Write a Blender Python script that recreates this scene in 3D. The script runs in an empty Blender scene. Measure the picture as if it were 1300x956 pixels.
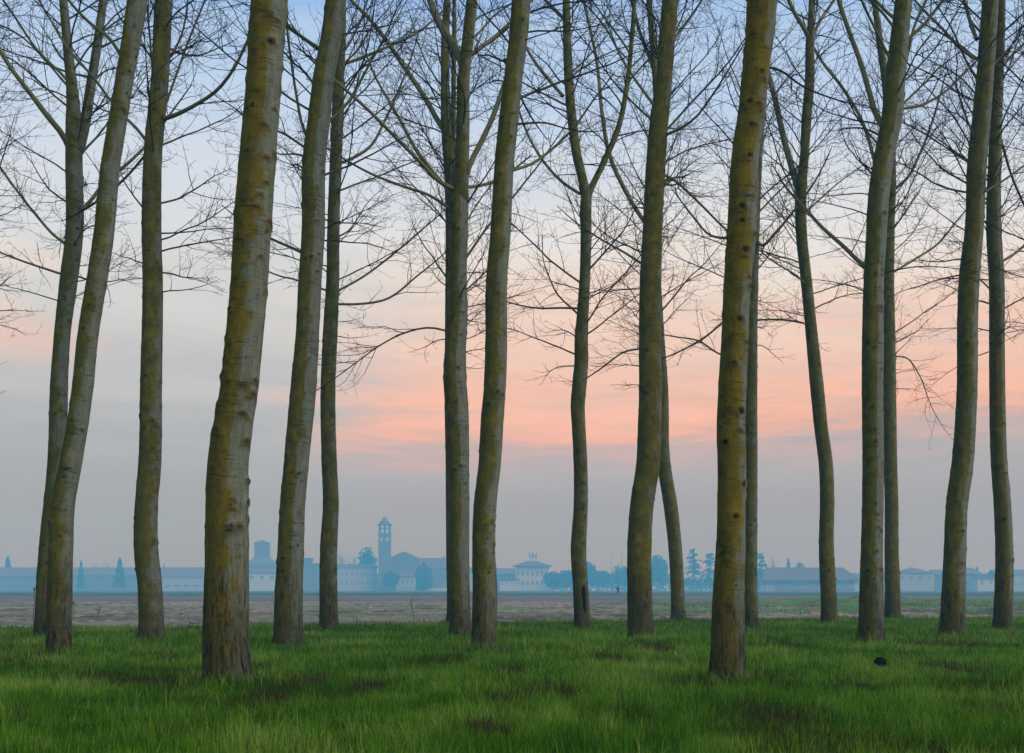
import bpy, math, random
import numpy as np
from math import radians as R

rng = np.random.default_rng(7)
random.seed(7)
sc = bpy.context.scene
COL = sc.collection

# ---------------------------------------------------------------- frame of reference
F, CX, HY, EYE = 1600.0, 650.0, 748.5, 1.2      # focal length in photo pixels, centre column, horizon row, eye height


def at(px, py, d):
    return np.array([(px - CX) / F * d, d, EYE - (py - HY) / F * d])


# ---------------------------------------------------------------- helpers
def tag(o, label=None, cat=None, group=None, kind=None):
    if label: o['label'] = label
    if cat: o['category'] = cat
    if group: o['group'] = group
    if kind: o['kind'] = kind
    return o


def empty(name, loc, parent=None):
    o = bpy.data.objects.new(name, None)
    o.empty_display_size = 0.5
    COL.objects.link(o)
    o.location = loc
    if parent: o.parent = parent
    return o


def np_mesh(name, V, faces, nper, mat, parent=None, smooth=True, attrs=None, loc=None):
    """V (n,3); faces flat int array with nper corners each (int) or an array of counts"""
    me = bpy.data.meshes.new(name)
    V = np.ascontiguousarray(V, dtype=np.float32)
    me.vertices.add(len(V)); me.vertices.foreach_set('co', V.ravel())
    faces = np.ascontiguousarray(faces, dtype=np.int32).ravel()
    if np.isscalar(nper):
        counts = np.full(len(faces) // nper, nper, dtype=np.int32)
    else:
        counts = np.asarray(nper, dtype=np.int32)
    starts = np.concatenate([[0], np.cumsum(counts)[:-1]]).astype(np.int32)
    me.loops.add(len(faces)); me.loops.foreach_set('vertex_index', faces)
    me.polygons.add(len(counts))
    me.polygons.foreach_set('loop_start', starts)
    me.polygons.foreach_set('use_smooth', np.full(len(counts), smooth))
    me.update(calc_edges=True)
    for k, (typ, a) in (attrs or {}).items():
        at_ = me.attributes.new(k, typ, 'POINT')
        a = np.ascontiguousarray(a, dtype=np.float32).ravel()
        at_.data.foreach_set('vector' if typ == 'FLOAT_VECTOR' else 'value', a)
    if mat: me.materials.append(mat)
    o = bpy.data.objects.new(name, me)
    COL.objects.link(o)
    if parent: o.parent = parent
    if loc is not None: o.location = loc
    return o


def hash3(ix, iy, iz):
    n = (ix * 374761393 + iy * 668265263 + iz * 2147483647 + 1274126177) & 0xFFFFFFFF
    n = ((n ^ (n >> 13)) * 1274126177) & 0xFFFFFFFF
    n = n ^ (n >> 16)
    return (n & 0xFFFF) / 65535.0


def vnoise(x, y, z=0.0):
    x, y, z = np.broadcast_arrays(np.asarray(x, float), np.asarray(y, float), np.asarray(z, float))
    ix, iy, iz = np.floor(x).astype(np.int64), np.floor(y).astype(np.int64), np.floor(z).astype(np.int64)
    fx, fy, fz = x - ix, y - iy, z - iz
    fx, fy, fz = [f * f * (3 - 2 * f) for f in (fx, fy, fz)]
    r = 0
    for a in (0, 1):
        for b in (0, 1):
            for c in (0, 1):
                w = (fx if a else 1 - fx) * (fy if b else 1 - fy) * (fz if c else 1 - fz)
                r = r + w * hash3(ix + a, iy + b, iz + c)
    return r


def fbm(x, y, z=0.0, o=4):
    r, a, t = 0, 1.0, 0
    for k in range(o):
        r = r + a * vnoise(x * 2 ** k + 17 * k, y * 2 ** k + 5 * k, np.asarray(z) * 2 ** k)
        t += a; a *= .5
    return r / t


# ---------------------------------------------------------------- materials
def mat(name):
    m = bpy.data.materials.new(name); m.use_nodes = True
    nt = m.node_tree; nt.nodes.clear()
    out = nt.nodes.new('ShaderNodeOutputMaterial')
    b = nt.nodes.new('ShaderNodeBsdfPrincipled')
    b.inputs['Roughness'].default_value = 0.9
    b.inputs['Specular IOR Level'].default_value = 0.06
    nt.links.new(b.outputs[0], out.inputs[0])
    return m, nt, b, out


def N(nt, typ, **kw):
    n = nt.nodes.new(typ)
    for k, v in kw.items():
        if k.startswith('_'): setattr(n, k[1:], v)
        else: n.inputs[k.replace('__', ' ')].default_value = v
    return n


def math_(nt, op, a, b=None, clamp=False):
    n = nt.nodes.new('ShaderNodeMath'); n.operation = op; n.use_clamp = clamp
    for i, v in enumerate((a, b)):
        if v is None: continue
        if isinstance(v, (int, float)): n.inputs[i].default_value = v
        else: nt.links.new(v, n.inputs[i])
    return n.outputs[0]


def mixc(nt, fac, a, b, typ='MIX'):
    n = nt.nodes.new('ShaderNodeMix'); n.data_type = 'RGBA'; n.blend_type = typ
    for i, v in ((0, fac), (6, a), (7, b)):
        if isinstance(v, (int, float)): n.inputs[i].default_value = v
        elif isinstance(v, (tuple, list)): n.inputs[i].default_value = (*v[:3], 1)
        else: nt.links.new(v, n.inputs[i])
    return n.outputs[2]


def ss(nt, v, lo, hi):
    n = nt.nodes.new('ShaderNodeMapRange'); n.interpolation_type = 'SMOOTHSTEP'
    nt.links.new(v, n.inputs[0]); n.inputs[1].default_value = lo; n.inputs[2].default_value = hi
    return n.outputs[0]


def mapped(nt, src, scale):
    n = nt.nodes.new('ShaderNodeMapping'); n.inputs['Scale'].default_value = scale
    nt.links.new(src, n.inputs['Vector']); return n.outputs[0]


def noise(nt, vec, scale, detail=4, rough=.55, dist=0):
    n = nt.nodes.new('ShaderNodeTexNoise')
    n.inputs['Scale'].default_value = scale; n.inputs['Detail'].default_value = detail
    n.inputs['Roughness'].default_value = rough; n.inputs['Distortion'].default_value = dist
    if vec is not None: nt.links.new(vec, n.inputs['Vector'])
    return n.outputs['Fac']


def bark_material():
    m, nt, b, out = mat('poplar_bark')
    A = lambda nme: N(nt, 'ShaderNodeAttribute', _attribute_name=nme)
    bc = A('bark').outputs['Vector']; moss = A('moss').outputs['Fac']
    scar = A('scar').outputs['Fac']; low = A('low').outputs['Fac']; dk = A('dark').outputs['Fac']; pal = A('pale').outputs['Fac']
    n_big = noise(nt, bc, 1.6, 5, .6)
    n_mid = noise(nt, mapped(nt, bc, (1, 1, .55)), 6, 6, .65)
    n_streak = noise(nt, mapped(nt, bc, (1, 1, .10)), 22, 5, .6)
    n_ring = noise(nt, mapped(nt, bc, (1, 1, 9)), 2.3, 5, .6)
    n_ring2 = noise(nt, mapped(nt, bc, (1, 1, 7)), 9, 4, .6)
    n_fine = noise(nt, bc, 70, 5, .7)
    n_fiss = noise(nt, mapped(nt, bc, (1, 1, .16)), 24, 6, .7, .8)
    pale = mixc(nt, n_mid, (.085, .105, .082), (.27, .315, .27))
    pale = mixc(nt, math_(nt, 'MULTIPLY', ss(nt, n_streak, .35, .75), .7), pale, (.11, .10, .07))
    n_pat = noise(nt, mapped(nt, bc, (1, 1, .8)), 3.1, 6, .65)
    mossc = mixc(nt, ss(nt, n_mid, .3, .7), (.052, .055, .010), (.165, .148, .018))
    mossc = mixc(nt, ss(nt, n_pat, .46, .62), mossc, (.075, .092, .013))
    mossc = mixc(nt, ss(nt, n_big, .60, .74), mossc, (.11, .082, .024))
    mossc = mixc(nt, math_(nt, 'MULTIPLY', pal, ss(nt, n_pat, .38, .58)), mossc, mixc(nt, n_mid, (.10, .068, .006), (.26, .185, .018)))
    # moss creeps round the stem, edge broken by noise
    f = math_(nt, 'ADD', moss, math_(nt, 'MULTIPLY', math_(nt, 'SUBTRACT', n_mid, .5), 1.5))
    f = math_(nt, 'ADD', f, math_(nt, 'MULTIPLY', math_(nt, 'SUBTRACT', n_pat, .5), 1.6))
    f = ss(nt, f, .24, .66)
    col = mixc(nt, f, pale, mossc)
    brown = mixc(nt, ss(nt, n_fiss, .3, .7), (.008, .0075, .003), (.085, .082, .030))
    lf = math_(nt, 'ADD', low, math_(nt, 'MULTIPLY', math_(nt, 'SUBTRACT', n_big, .5), .9))
    col = mixc(nt, math_(nt, 'MULTIPLY', ss(nt, lf, .15, .95), .78), col, brown)
    sp_ = noise(nt, bc, 26, 6, .8)
    col = mixc(nt, math_(nt, 'MULTIPLY', ss(nt, sp_, .56, .66), .45), col, (.22, .23, .14))
    col = mixc(nt, math_(nt, 'MULTIPLY', ss(nt, sp_, .44, .36), .55), col, (.03, .030, .012))
    # ochre scars with a dark crease, thin dark lenticel lines
    col = mixc(nt, math_(nt, 'MULTIPLY', ss(nt, math_(nt, 'ADD', scar, math_(nt, 'MULTIPLY', math_(nt, 'SUBTRACT', n_mid, .5), 1.3)), .28, .62), .8), col, mixc(nt, n_fine, (.055, .050, .012), (.200, .155, .018)))
    ln = ss(nt, n_ring2, .62, .72)
    ln = math_(nt, 'MULTIPLY', ln, ss(nt, n_big, .35, .6))
    inv = math_(nt, 'SUBTRACT', 1.0, ss(nt, low, .1, .6))
    ln = math_(nt, 'MULTIPLY', ln, inv)
    col = mixc(nt, math_(nt, 'MULTIPLY', ln, .6), col, (.035, .03, .018))
    ln3 = ss(nt, noise(nt, mapped(nt, bc, (1, 1, 12)), 3.0, 3, .6), .60, .66)
    col = mixc(nt, math_(nt, 'MULTIPLY', math_(nt, 'MULTIPLY', math_(nt, 'MULTIPLY', ln3, inv), ss(nt, n_pat, .42, .56)), .5), col, (.04, .034, .02))
    pk = ss(nt, n_fine, .60, .75)
    col = mixc(nt, math_(nt, 'MULTIPLY', pk, .45), col, (.04, .036, .022))
    n_blot = ss(nt, noise(nt, bc, 9, 6, .75), .60, .68)
    col = mixc(nt, math_(nt, 'MULTIPLY', n_blot, .6), col, (.035, .030, .012))
    col = mixc(nt, dk, col, (.012, .010, .008))
    crk = ss(nt, n_fiss, .50, .36)
    col = mixc(nt, math_(nt, 'MULTIPLY', crk, math_(nt, 'ADD', .18, math_(nt, 'MULTIPLY', low, .9)), True), col, (.018, .016, .008))
    col = mixc(nt, 1.0, col, (.86, .86, .86), 'MULTIPLY')
    nt.links.new(col, b.inputs['Base Color'])
    h = math_(nt, 'ADD', math_(nt, 'MULTIPLY', n_fiss, math_(nt, 'ADD', .25, math_(nt, 'MULTIPLY', low, 1.4))), math_(nt, 'MULTIPLY', n_fine, .35))
    h = math_(nt, 'SUBTRACT', h, math_(nt, 'MULTIPLY', ln, .5))
    h = math_(nt, 'SUBTRACT', h, math_(nt, 'MULTIPLY', math_(nt, 'MULTIPLY', ln3, inv), .6))
    bp = N(nt, 'ShaderNodeBump', Strength=.9, Distance=.02)
    nt.links.new(h, bp.inputs['Height']); nt.links.new(bp.outputs[0], b.inputs['Normal'])
    return m


def twig_material():
    m, nt, b, out = mat('branch_bark')
    r = N(nt, 'ShaderNodeAttribute', _attribute_name='rad').outputs['Fac']
    g = N(nt, 'ShaderNodeNewGeometry').outputs['Position']
    n = noise(nt, g, 5, 5, .6)
    thick = mixc(nt, n, (.08, .08, .028), (.21, .21, .105))
    n2 = noise(nt, mapped(nt, g, (1, 1, 3)), 14, 4, .6)
    thick = mixc(nt, math_(nt, 'MULTIPLY', ss(nt, n2, .58, .7), .6), thick, (.03, .027, .016))
    thin = mixc(nt, n, (.012, .009, .008), (.034, .025, .020))
    col = mixc(nt, ss(nt, r, .011, .036), thin, thick)
    nt.links.new(col, b.inputs['Base Color'])
    return m


def grass_material(name, cols, dead, trans=.45):
    m, nt, b, out = mat(name)
    a = N(nt, 'ShaderNodeAttribute', _attribute_name='tone').outputs['Fac']
    dd = N(nt, 'ShaderNodeAttribute', _attribute_name='dead').outputs['Fac']
    r = nt.nodes.new('ShaderNodeValToRGB'); nt.links.new(a, r.inputs[0])
    el = r.color_ramp.elements
    el[0].position = 0; el[0].color = (*cols[0], 1); el[1].position = 1; el[1].color = (*cols[-1], 1)
    for i, c in enumerate(cols[1:-1]):
        e = el.new((i + 1) / (len(cols) - 1)); e.color = (*c, 1)
    col = mixc(nt, dd, r.outputs[0], dead)
    nt.links.new(col, b.inputs['Base Color'])
    b.inputs['Roughness'].default_value = .6
    t = nt.nodes.new('ShaderNodeBsdfTranslucent'); nt.links.new(col, t.inputs[0])
    mx = nt.nodes.new('ShaderNodeMixShader'); mx.inputs[0].default_value = trans
    nt.links.new(b.outputs[0], mx.inputs[1]); nt.links.new(t.outputs[0], mx.inputs[2])
    nt.links.new(mx.outputs[0], out.inputs[0])
    return m


def flat_mat(name, c1, c2, scale=1.0, rough=.9):
    m, nt, b, out = mat(name)
    g = N(nt, 'ShaderNodeNewGeometry').outputs['Position']
    nt.links.new(mixc(nt, noise(nt, g, scale, 5, .6), c1, c2), b.inputs['Base Color'])
    b.inputs['Roughness'].default_value = rough
    return m


BARK, TWIG = bark_material(), twig_material()
M_PLASTER = flat_mat('pale_plaster', (.32, .315, .28), (.41, .40, .36), .3)
M_PLASTER2 = flat_mat('ochre_plaster', (.24, .22, .18), (.32, .29, .24), .3)
M_STONE = flat_mat('old_brick', (.10, .085, .07), (.15, .125, .10), .6)
M_ROOF = flat_mat('clay_tiles', (.10, .06, .045), (.16, .09, .06), .8)
M_GLASS = flat_mat('dark_window', (.11, .12, .13), (.14, .15, .16), 2, .3)
M_LEAF = flat_mat('far_foliage', (.03, .038, .022), (.075, .085, .045), .6)
M_WOOD = flat_mat('weathered_wood', (.10, .075, .05), (.2, .16, .11), 20)
M_BLACK = flat_mat('dark_rot', (.006, .005, .004), (.016, .013, .010), 20)
M_METAL = flat_mat('dull_metal', (.10, .10, .11), (.16, .16, .17), 3)


# ---------------------------------------------------------------- tubes
class Tubes:
    def __init__(s): s.b = {}

    def add(s, P, r, sides):
        s.b.setdefault((len(P), sides), []).append((P, r))

    def arrays(s):
        Vs, Fs, Rs, off = [], [], [], 0
        for (n, k), L in s.b.items():
            P = np.array([p for p, _ in L]); rad = np.array([r for _, r in L])       # (m,n,3) (m,n)
            T = np.gradient(P, axis=1); T /= np.linalg.norm(T, axis=2, keepdims=True) + 1e-9
            t0 = T.mean(1); ref = np.where(np.abs(t0[:, 2:3]) > .8, np.array([[1., 0, 0]]), np.array([[0, 0, 1.]]))
            U = np.cross(T, ref[:, None, :]); U /= np.linalg.norm(U, axis=2, keepdims=True) + 1e-9
            W = np.cross(T, U)
            a = np.arange(k) / k * 2 * np.pi
            V = P[:, :, None, :] + rad[:, :, None, None] * (np.cos(a)[None, None, :, None] * U[:, :, None, :] + np.sin(a)[None, None, :, None] * W[:, :, None, :])
            m = len(L)
            idx = off + np.arange(m * n * k).reshape(m, n, k)
            q = np.stack([idx[:, :-1, :], np.roll(idx, -1, 2)[:, :-1, :], np.roll(idx, -1, 2)[:, 1:, :], idx[:, 1:, :]], -1)
            Vs.append(V.reshape(-1, 3)); Fs.append(q.reshape(-1, 4)); Rs.append(np.repeat(rad.reshape(-1), k))
            off += m * n * k
        return np.concatenate(Vs), np.concatenate(Fs), np.concatenate(Rs)

    def build(s, name, mat_, parent=None, origin=(0, 0, 0)):
        V, Fa, Ra = s.arrays()
        return np_mesh(name, V - np.asarray(origin), Fa, 4, mat_, parent, True, {'rad': ('FLOAT', Ra)})


NP = {0: 14, 1: 8, 2: 5, 3: 3}
SIDES = {0: 6, 1: 4, 2: 3, 3: 3}


def unit(v): return v / (np.linalg.norm(v) + 1e-9)


def curve(p, d, L, n, wander, trop):
    step = L / (n - 1)
    w = rng.normal(0, wander, (n, 3))
    P = np.empty((n, 3)); P[0] = p; D = np.empty((n, 3)); D[0] = d
    for i in range(1, n):
        d = d + w[i]; d[2] += trop * (i / n)
        d = d / math.sqrt(d[0] * d[0] + d[1] * d[1] + d[2] * d[2])
        P[i] = P[i - 1] + d * step; D[i] = d
    return P, D


def side_dir(d, ang, phi):
    ref = np.array([0, 0, 1.]) if abs(d[2]) < .85 else np.array([1., 0, 0])
    u = unit(np.cross(d, ref)); w = np.cross(d, u)
    return d * math.cos(ang) + (u * math.cos(phi) + w * math.sin(phi)) * math.sin(ang)


def grow(T, p, d, L, r, lvl, maxl, sc_=1.0, dens=1.0, trop=None):
    n = NP[lvl]
    wander = (.075, .13, .19, .25)[lvl]
    if trop is None: trop = (.02, .13, .20, .1)[lvl] * rng.uniform(-.2, 1.5)
    P, D = curve(p, d, L, n, wander, trop)
    t = np.linspace(0, 1, n)
    rr = r * (1 - .78 * t)
    T.add(P, np.maximum(rr, .0035 * sc_), SIDES[lvl])
    children(T, P, D, rr, L, lvl, maxl, sc_, dens)


def children(T, P, D, rr, L, lvl, maxl, sc_, dens, t0=None):
    if lvl >= maxl: return
    n = len(P)
    per = (3.2, 3.3, 2.4)[lvl] * dens / sc_
    k = max(1, int(L * per * rng.uniform(.8, 1.2)))
    lo = t0 if t0 is not None else (.16, .12, .2)[lvl]
    ts = np.sort(rng.uniform(lo, 1, k)); phi0 = rng.uniform(0, 6.28)
    for j, tt in enumerate(ts):
        x = tt * (n - 1); i = min(int(x), n - 2); f = x - i
        p = P[i] * (1 - f) + P[i + 1] * f
        ang = R((48, 46, 44)[lvl]) * rng.uniform(.65, 1.3)
        phi = phi0 + j * 2.4 + rng.normal(0, .5)
        d = side_dir(D[i], ang, phi)
        if d[2] < -.25: d[2] *= .4; d = unit(d)
        cl = {0: min(L * .55, 2.1 * sc_) * (1.1 - .7 * tt) * rng.uniform(.3, 1.25),
              1: min(L * .5, .70 * sc_) * (1.1 - .6 * tt) * rng.uniform(.2, 1.2),
              2: .14 * sc_ * rng.uniform(.3, 1.3)}[lvl]
        r_par = rr[i]
        cr = min(r_par * .6, (.0105, .0063, .0045)[lvl] * sc_ * rng.uniform(.8, 1.2))
        grow(T, p, d, cl, max(cr, .004 * sc_), lvl + 1, maxl, sc_, dens)


# ---------------------------------------------------------------- trunks
def spline(pts, m):
    """Catmull-Rom resample of (k,c) points to m samples, uniform in arc length"""
    pts = np.asarray(pts, float)
    a = np.concatenate([[0], np.cumsum(np.linalg.norm(np.diff(pts[:, :3], axis=0), axis=1))])
    s = np.linspace(0, a[-1], m)
    # monotone-ish cubic Hermite
    g = np.gradient(pts, a, axis=0)
    i = np.clip(np.searchsorted(a, s, side='right') - 1, 0, len(a) - 2)
    h = (a[i + 1] - a[i])[:, None]; t = ((s - a[i])[:, None]) / h
    return ((2 * t ** 3 - 3 * t ** 2 + 1) * pts[i] + (t ** 3 - 2 * t ** 2 + t) * h * g[i] + (-2 * t ** 3 + 3 * t ** 2) * pts[i + 1] + (t ** 3 - t ** 2) * h * g[i + 1]), s


class BarkMesh:
    def __init__(s): s.V, s.F, s.A, s.off = [], [], {k: [] for k in ('bark', 'moss', 'scar', 'low', 'dark', 'pale')}, 0

    def stem(s, ctrl, sides, step, seed, moss_bias=0.0, flare=True, scars=(), hollow=None, knots=(), stripe=0.0, gold=0.0, lowh=2.6, pale_dir=(.75, -.66)):
        """ctrl rows: x y z r"""
        L = np.linalg.norm(np.diff(np.asarray(ctrl)[:, :3], axis=0), axis=1).sum()
        m = max(8, int(L / step))
        C, sl = spline(ctrl, m)
        P, r = C[:, :3], np.maximum(C[:, 3], .008)
        T = np.gradient(P, axis=0); T /= np.linalg.norm(T, axis=1, keepdims=True)
        X = np.array([1., 0, 0]) - T * T[:, :1]; X /= np.linalg.norm(X, axis=1, keepdims=True)
        Y = np.cross(T, X)
        Y *= np.sign(Y[:, 1:2] + 1e-9)
        a = np.arange(sides) / sides * 2 * np.pi
        ca, sa = np.cos(a)[None, :], np.sin(a)[None, :]
        z = P[:, 2:3]
        rr = np.repeat(r[:, None], sides, 1)
        z0 = P[0, 2]
        # unevenness
        k = rr
        n1 = fbm(ca * 1.3 + seed, sa * 1.3, sl[:, None] * .9, 3) - .5
        n2 = fbm(ca * 3 + seed, sa * 3, sl[:, None] * 5, 3) - .5
        # swollen rings where yearly whorls stood
        ph = np.interp(sl, np.arange(0, L + 2, .1), np.cumsum(rng.uniform(.6, 1.4, int((L + 2) / .1) + 1))[:len(np.arange(0, L + 2, .1))] * .1)
        ring = np.maximum(0, np.cos(ph * 2 * np.pi / .62))[:, None] ** 6
        k = k * (1 + .07 * n1 + .045 * n2 + .022 * ring)
        lowf = np.clip(1 - (z - 0.0) / lowh, 0, 1) * np.ones_like(ca)
        if flare:
            fl = np.exp(-np.maximum(z, 0) / .16) * (.16 + .22 * np.maximum(0, np.cos(a * 4 + seed))[None, :]) + .05 * np.exp(-np.maximum(z, 0) / .6)
            k = k * (1 + fl)
            # ropey furrows low down
            k = k * (1 + .035 * lowf * (fbm(ca * 7 + seed, sa * 7, sl[:, None] * 2.2, 3) - .5))
        scar = np.zeros_like(k); dark = np.zeros_like(k)
        for (th, zz, w) in scars:
            du = ((a - th + np.pi) % (2 * np.pi) - np.pi)[None, :] * rr
            dv = sl[:, None] - zz
            chev = dv + np.abs(du) * .55
            g = np.exp(-(du / w) ** 2) * np.exp(-(chev / (w * .38)) ** 2)
            scar = np.maximum(scar, g)
            dark = np.maximum(dark, .85 * np.exp(-(du / (w * .55)) ** 2) * np.exp(-(dv / (w * .15 + .006)) ** 2))
            k = k * (1 + .075 * g - .035 * np.exp(-(du / (w * .4)) ** 2) * np.exp(-(dv / (w * .14)) ** 2))
        for (th, zz, w) in knots:
            du = ((a - th + np.pi) % (2 * np.pi) - np.pi)[None, :] * rr
            dv = sl[:, None] - zz
            q_ = np.sqrt(du ** 2 + (dv * 1.25) ** 2) * (1 + .5 * n2)
            dark = np.maximum(dark, np.clip(1.5 - q_ / w, 0, 1))
            k = k * (1 + .10 * np.exp(-((q_ - w * 1.5) / (w * .7)) ** 2) - .05 * np.exp(-(q_ / w) ** 2))
        if hollow:
            th, zz, hw, hh = hollow
            du = ((a - th + np.pi) % (2 * np.pi) - np.pi)[None, :] * rr
            dv = sl[:, None] - zz
            ww = hw * (1 + .35 * np.clip(dv / hh, -1, 1)) * (1 + .4 * n2)
            g = np.clip(1.3 - np.sqrt((du / ww) ** 2 + (dv / hh) ** 4), 0, 1)
            g = np.clip(g * 3, 0, 1)
            dark = np.maximum(dark, g); k = k * (1 - .30 * g) + .05 * rr * np.exp(-((du / (ww * 2)) ** 2)) * (1 - g) * (np.abs(dv) < hh * 1.2)
        V = P[:, None, :] + k[:, :, None] * (ca[:, :, None] * X[:, None, :] + sa[:, :, None] * Y[:, None, :])
        idx = s.off + np.arange(m * sides).reshape(m, sides)
        q = np.stack([idx[:-1], np.roll(idx, -1, 1)[:-1], np.roll(idx, -1, 1)[1:], idx[1:]], -1).reshape(-1, 4)
        s.V.append(V.reshape(-1, 3)); s.F.append(q)
        bk = np.stack([ca * rr + seed * 3.7, sa * rr + seed * 1.3, np.repeat(sl[:, None], sides, 1)], -1)
        # moss favours the damp side (towards -x)
        mo = .56 - stripe * np.clip((ca - .12 - .25 * n1) / .2, 0, 1) - .40 * ca * np.ones_like(k) - .22 * (sa * np.ones_like(k)) * .5 + moss_bias + .15 * (fbm(seed * 2.0, 0.0, sl[:, None] * .5, 2) - .5) * 4 * .5
        for kk, vv in (('bark', bk), ('moss', mo), ('scar', scar), ('low', lowf), ('dark', dark), ('pale', np.full_like(k, gold))):
            s.A[kk].append(vv.reshape(-1, 3) if kk == 'bark' else np.broadcast_to(vv, (m, sides)).reshape(-1))
        s.off += m * sides
        return P, T, r, sl

    def build(s, name, parent, origin):
        at_ = {k: ('FLOAT_VECTOR' if k == 'bark' else 'FLOAT', np.concatenate(v)) for k, v in s.A.items()}
        return np_mesh(name, np.concatenate(s.V) - np.asarray(origin), np.concatenate(s.F), 4, BARK, parent, True, at_)


def extend(ctrl, top=22.0):
    """carry a stem on above the last traced point, straightening and tapering"""
    c = [np.array(v, float) for v in ctrl]
    d = unit(c[-1][:3] - c[-2][:3]); r = c[-1][3]; z = c[-1][2]
    if z >= top - 1: return c
    n = max(3, int((top - z) / 1.2)); r0 = r
    for i in range(n):
        d = unit(d * .85 + np.array([rng.normal(0, .03), rng.normal(0, .03), .22]))
        st = (top - z) / n
        p = c[-1][:3] + d * st / max(d[2], .5)
        rr = max(.012, r0 * (1 - (i + 1) / n) ** .9)
        c.append(np.array([*p, rr]))
    return c


def clothe(T, P, D, r, hb, frame_top, base_r, dens=1.0, low_first=True):
    """side branches all the way up a stem"""
    z = hb
    top = P[-1, 2]
    while z < top - .3:
        i = int(np.clip(np.searchsorted(P[:, 2], z), 1, len(P) - 1))
        p = P[i]
        t = (z - hb) / max(1.0, (top - hb))
        seen = z < frame_top + 2.0
        az = rng.uniform(0, 2 * np.pi)
        if math.sin(az) < -.7 and rng.uniform() < .8: az = -az
        el = R(np.interp(t, [0, .12, .35, 1], [6, 28, 45, 62]) + rng.normal(0, 9))
        L = np.interp(t, [0, .1, .35, .7, 1], [2.1, 3.3, 4.3, 2.9, .8]) * rng.uniform(.6, 1.2)
        rad = np.interp(L, [.5, 4.5], [.010, .030]) * rng.uniform(.7, 1.35)
        rad = min(rad, r[i] * .6)
        d = np.array([math.cos(az) * math.cos(el), math.sin(az) * math.cos(el), math.sin(el)])
        tr = np.interp(t, [0, .15, .5, 1], [-.01, .02, .045, .05]) + rng.normal(0, .012)
        grow(T, p, d, L, rad, 0, 3 if seen else 1, 1.0, dens if seen else .5, tr)
        z += rng.uniform(.15, .42) / (1.0 if seen else .5)


POP = 'bare poplar trees of the plantation'


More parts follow.
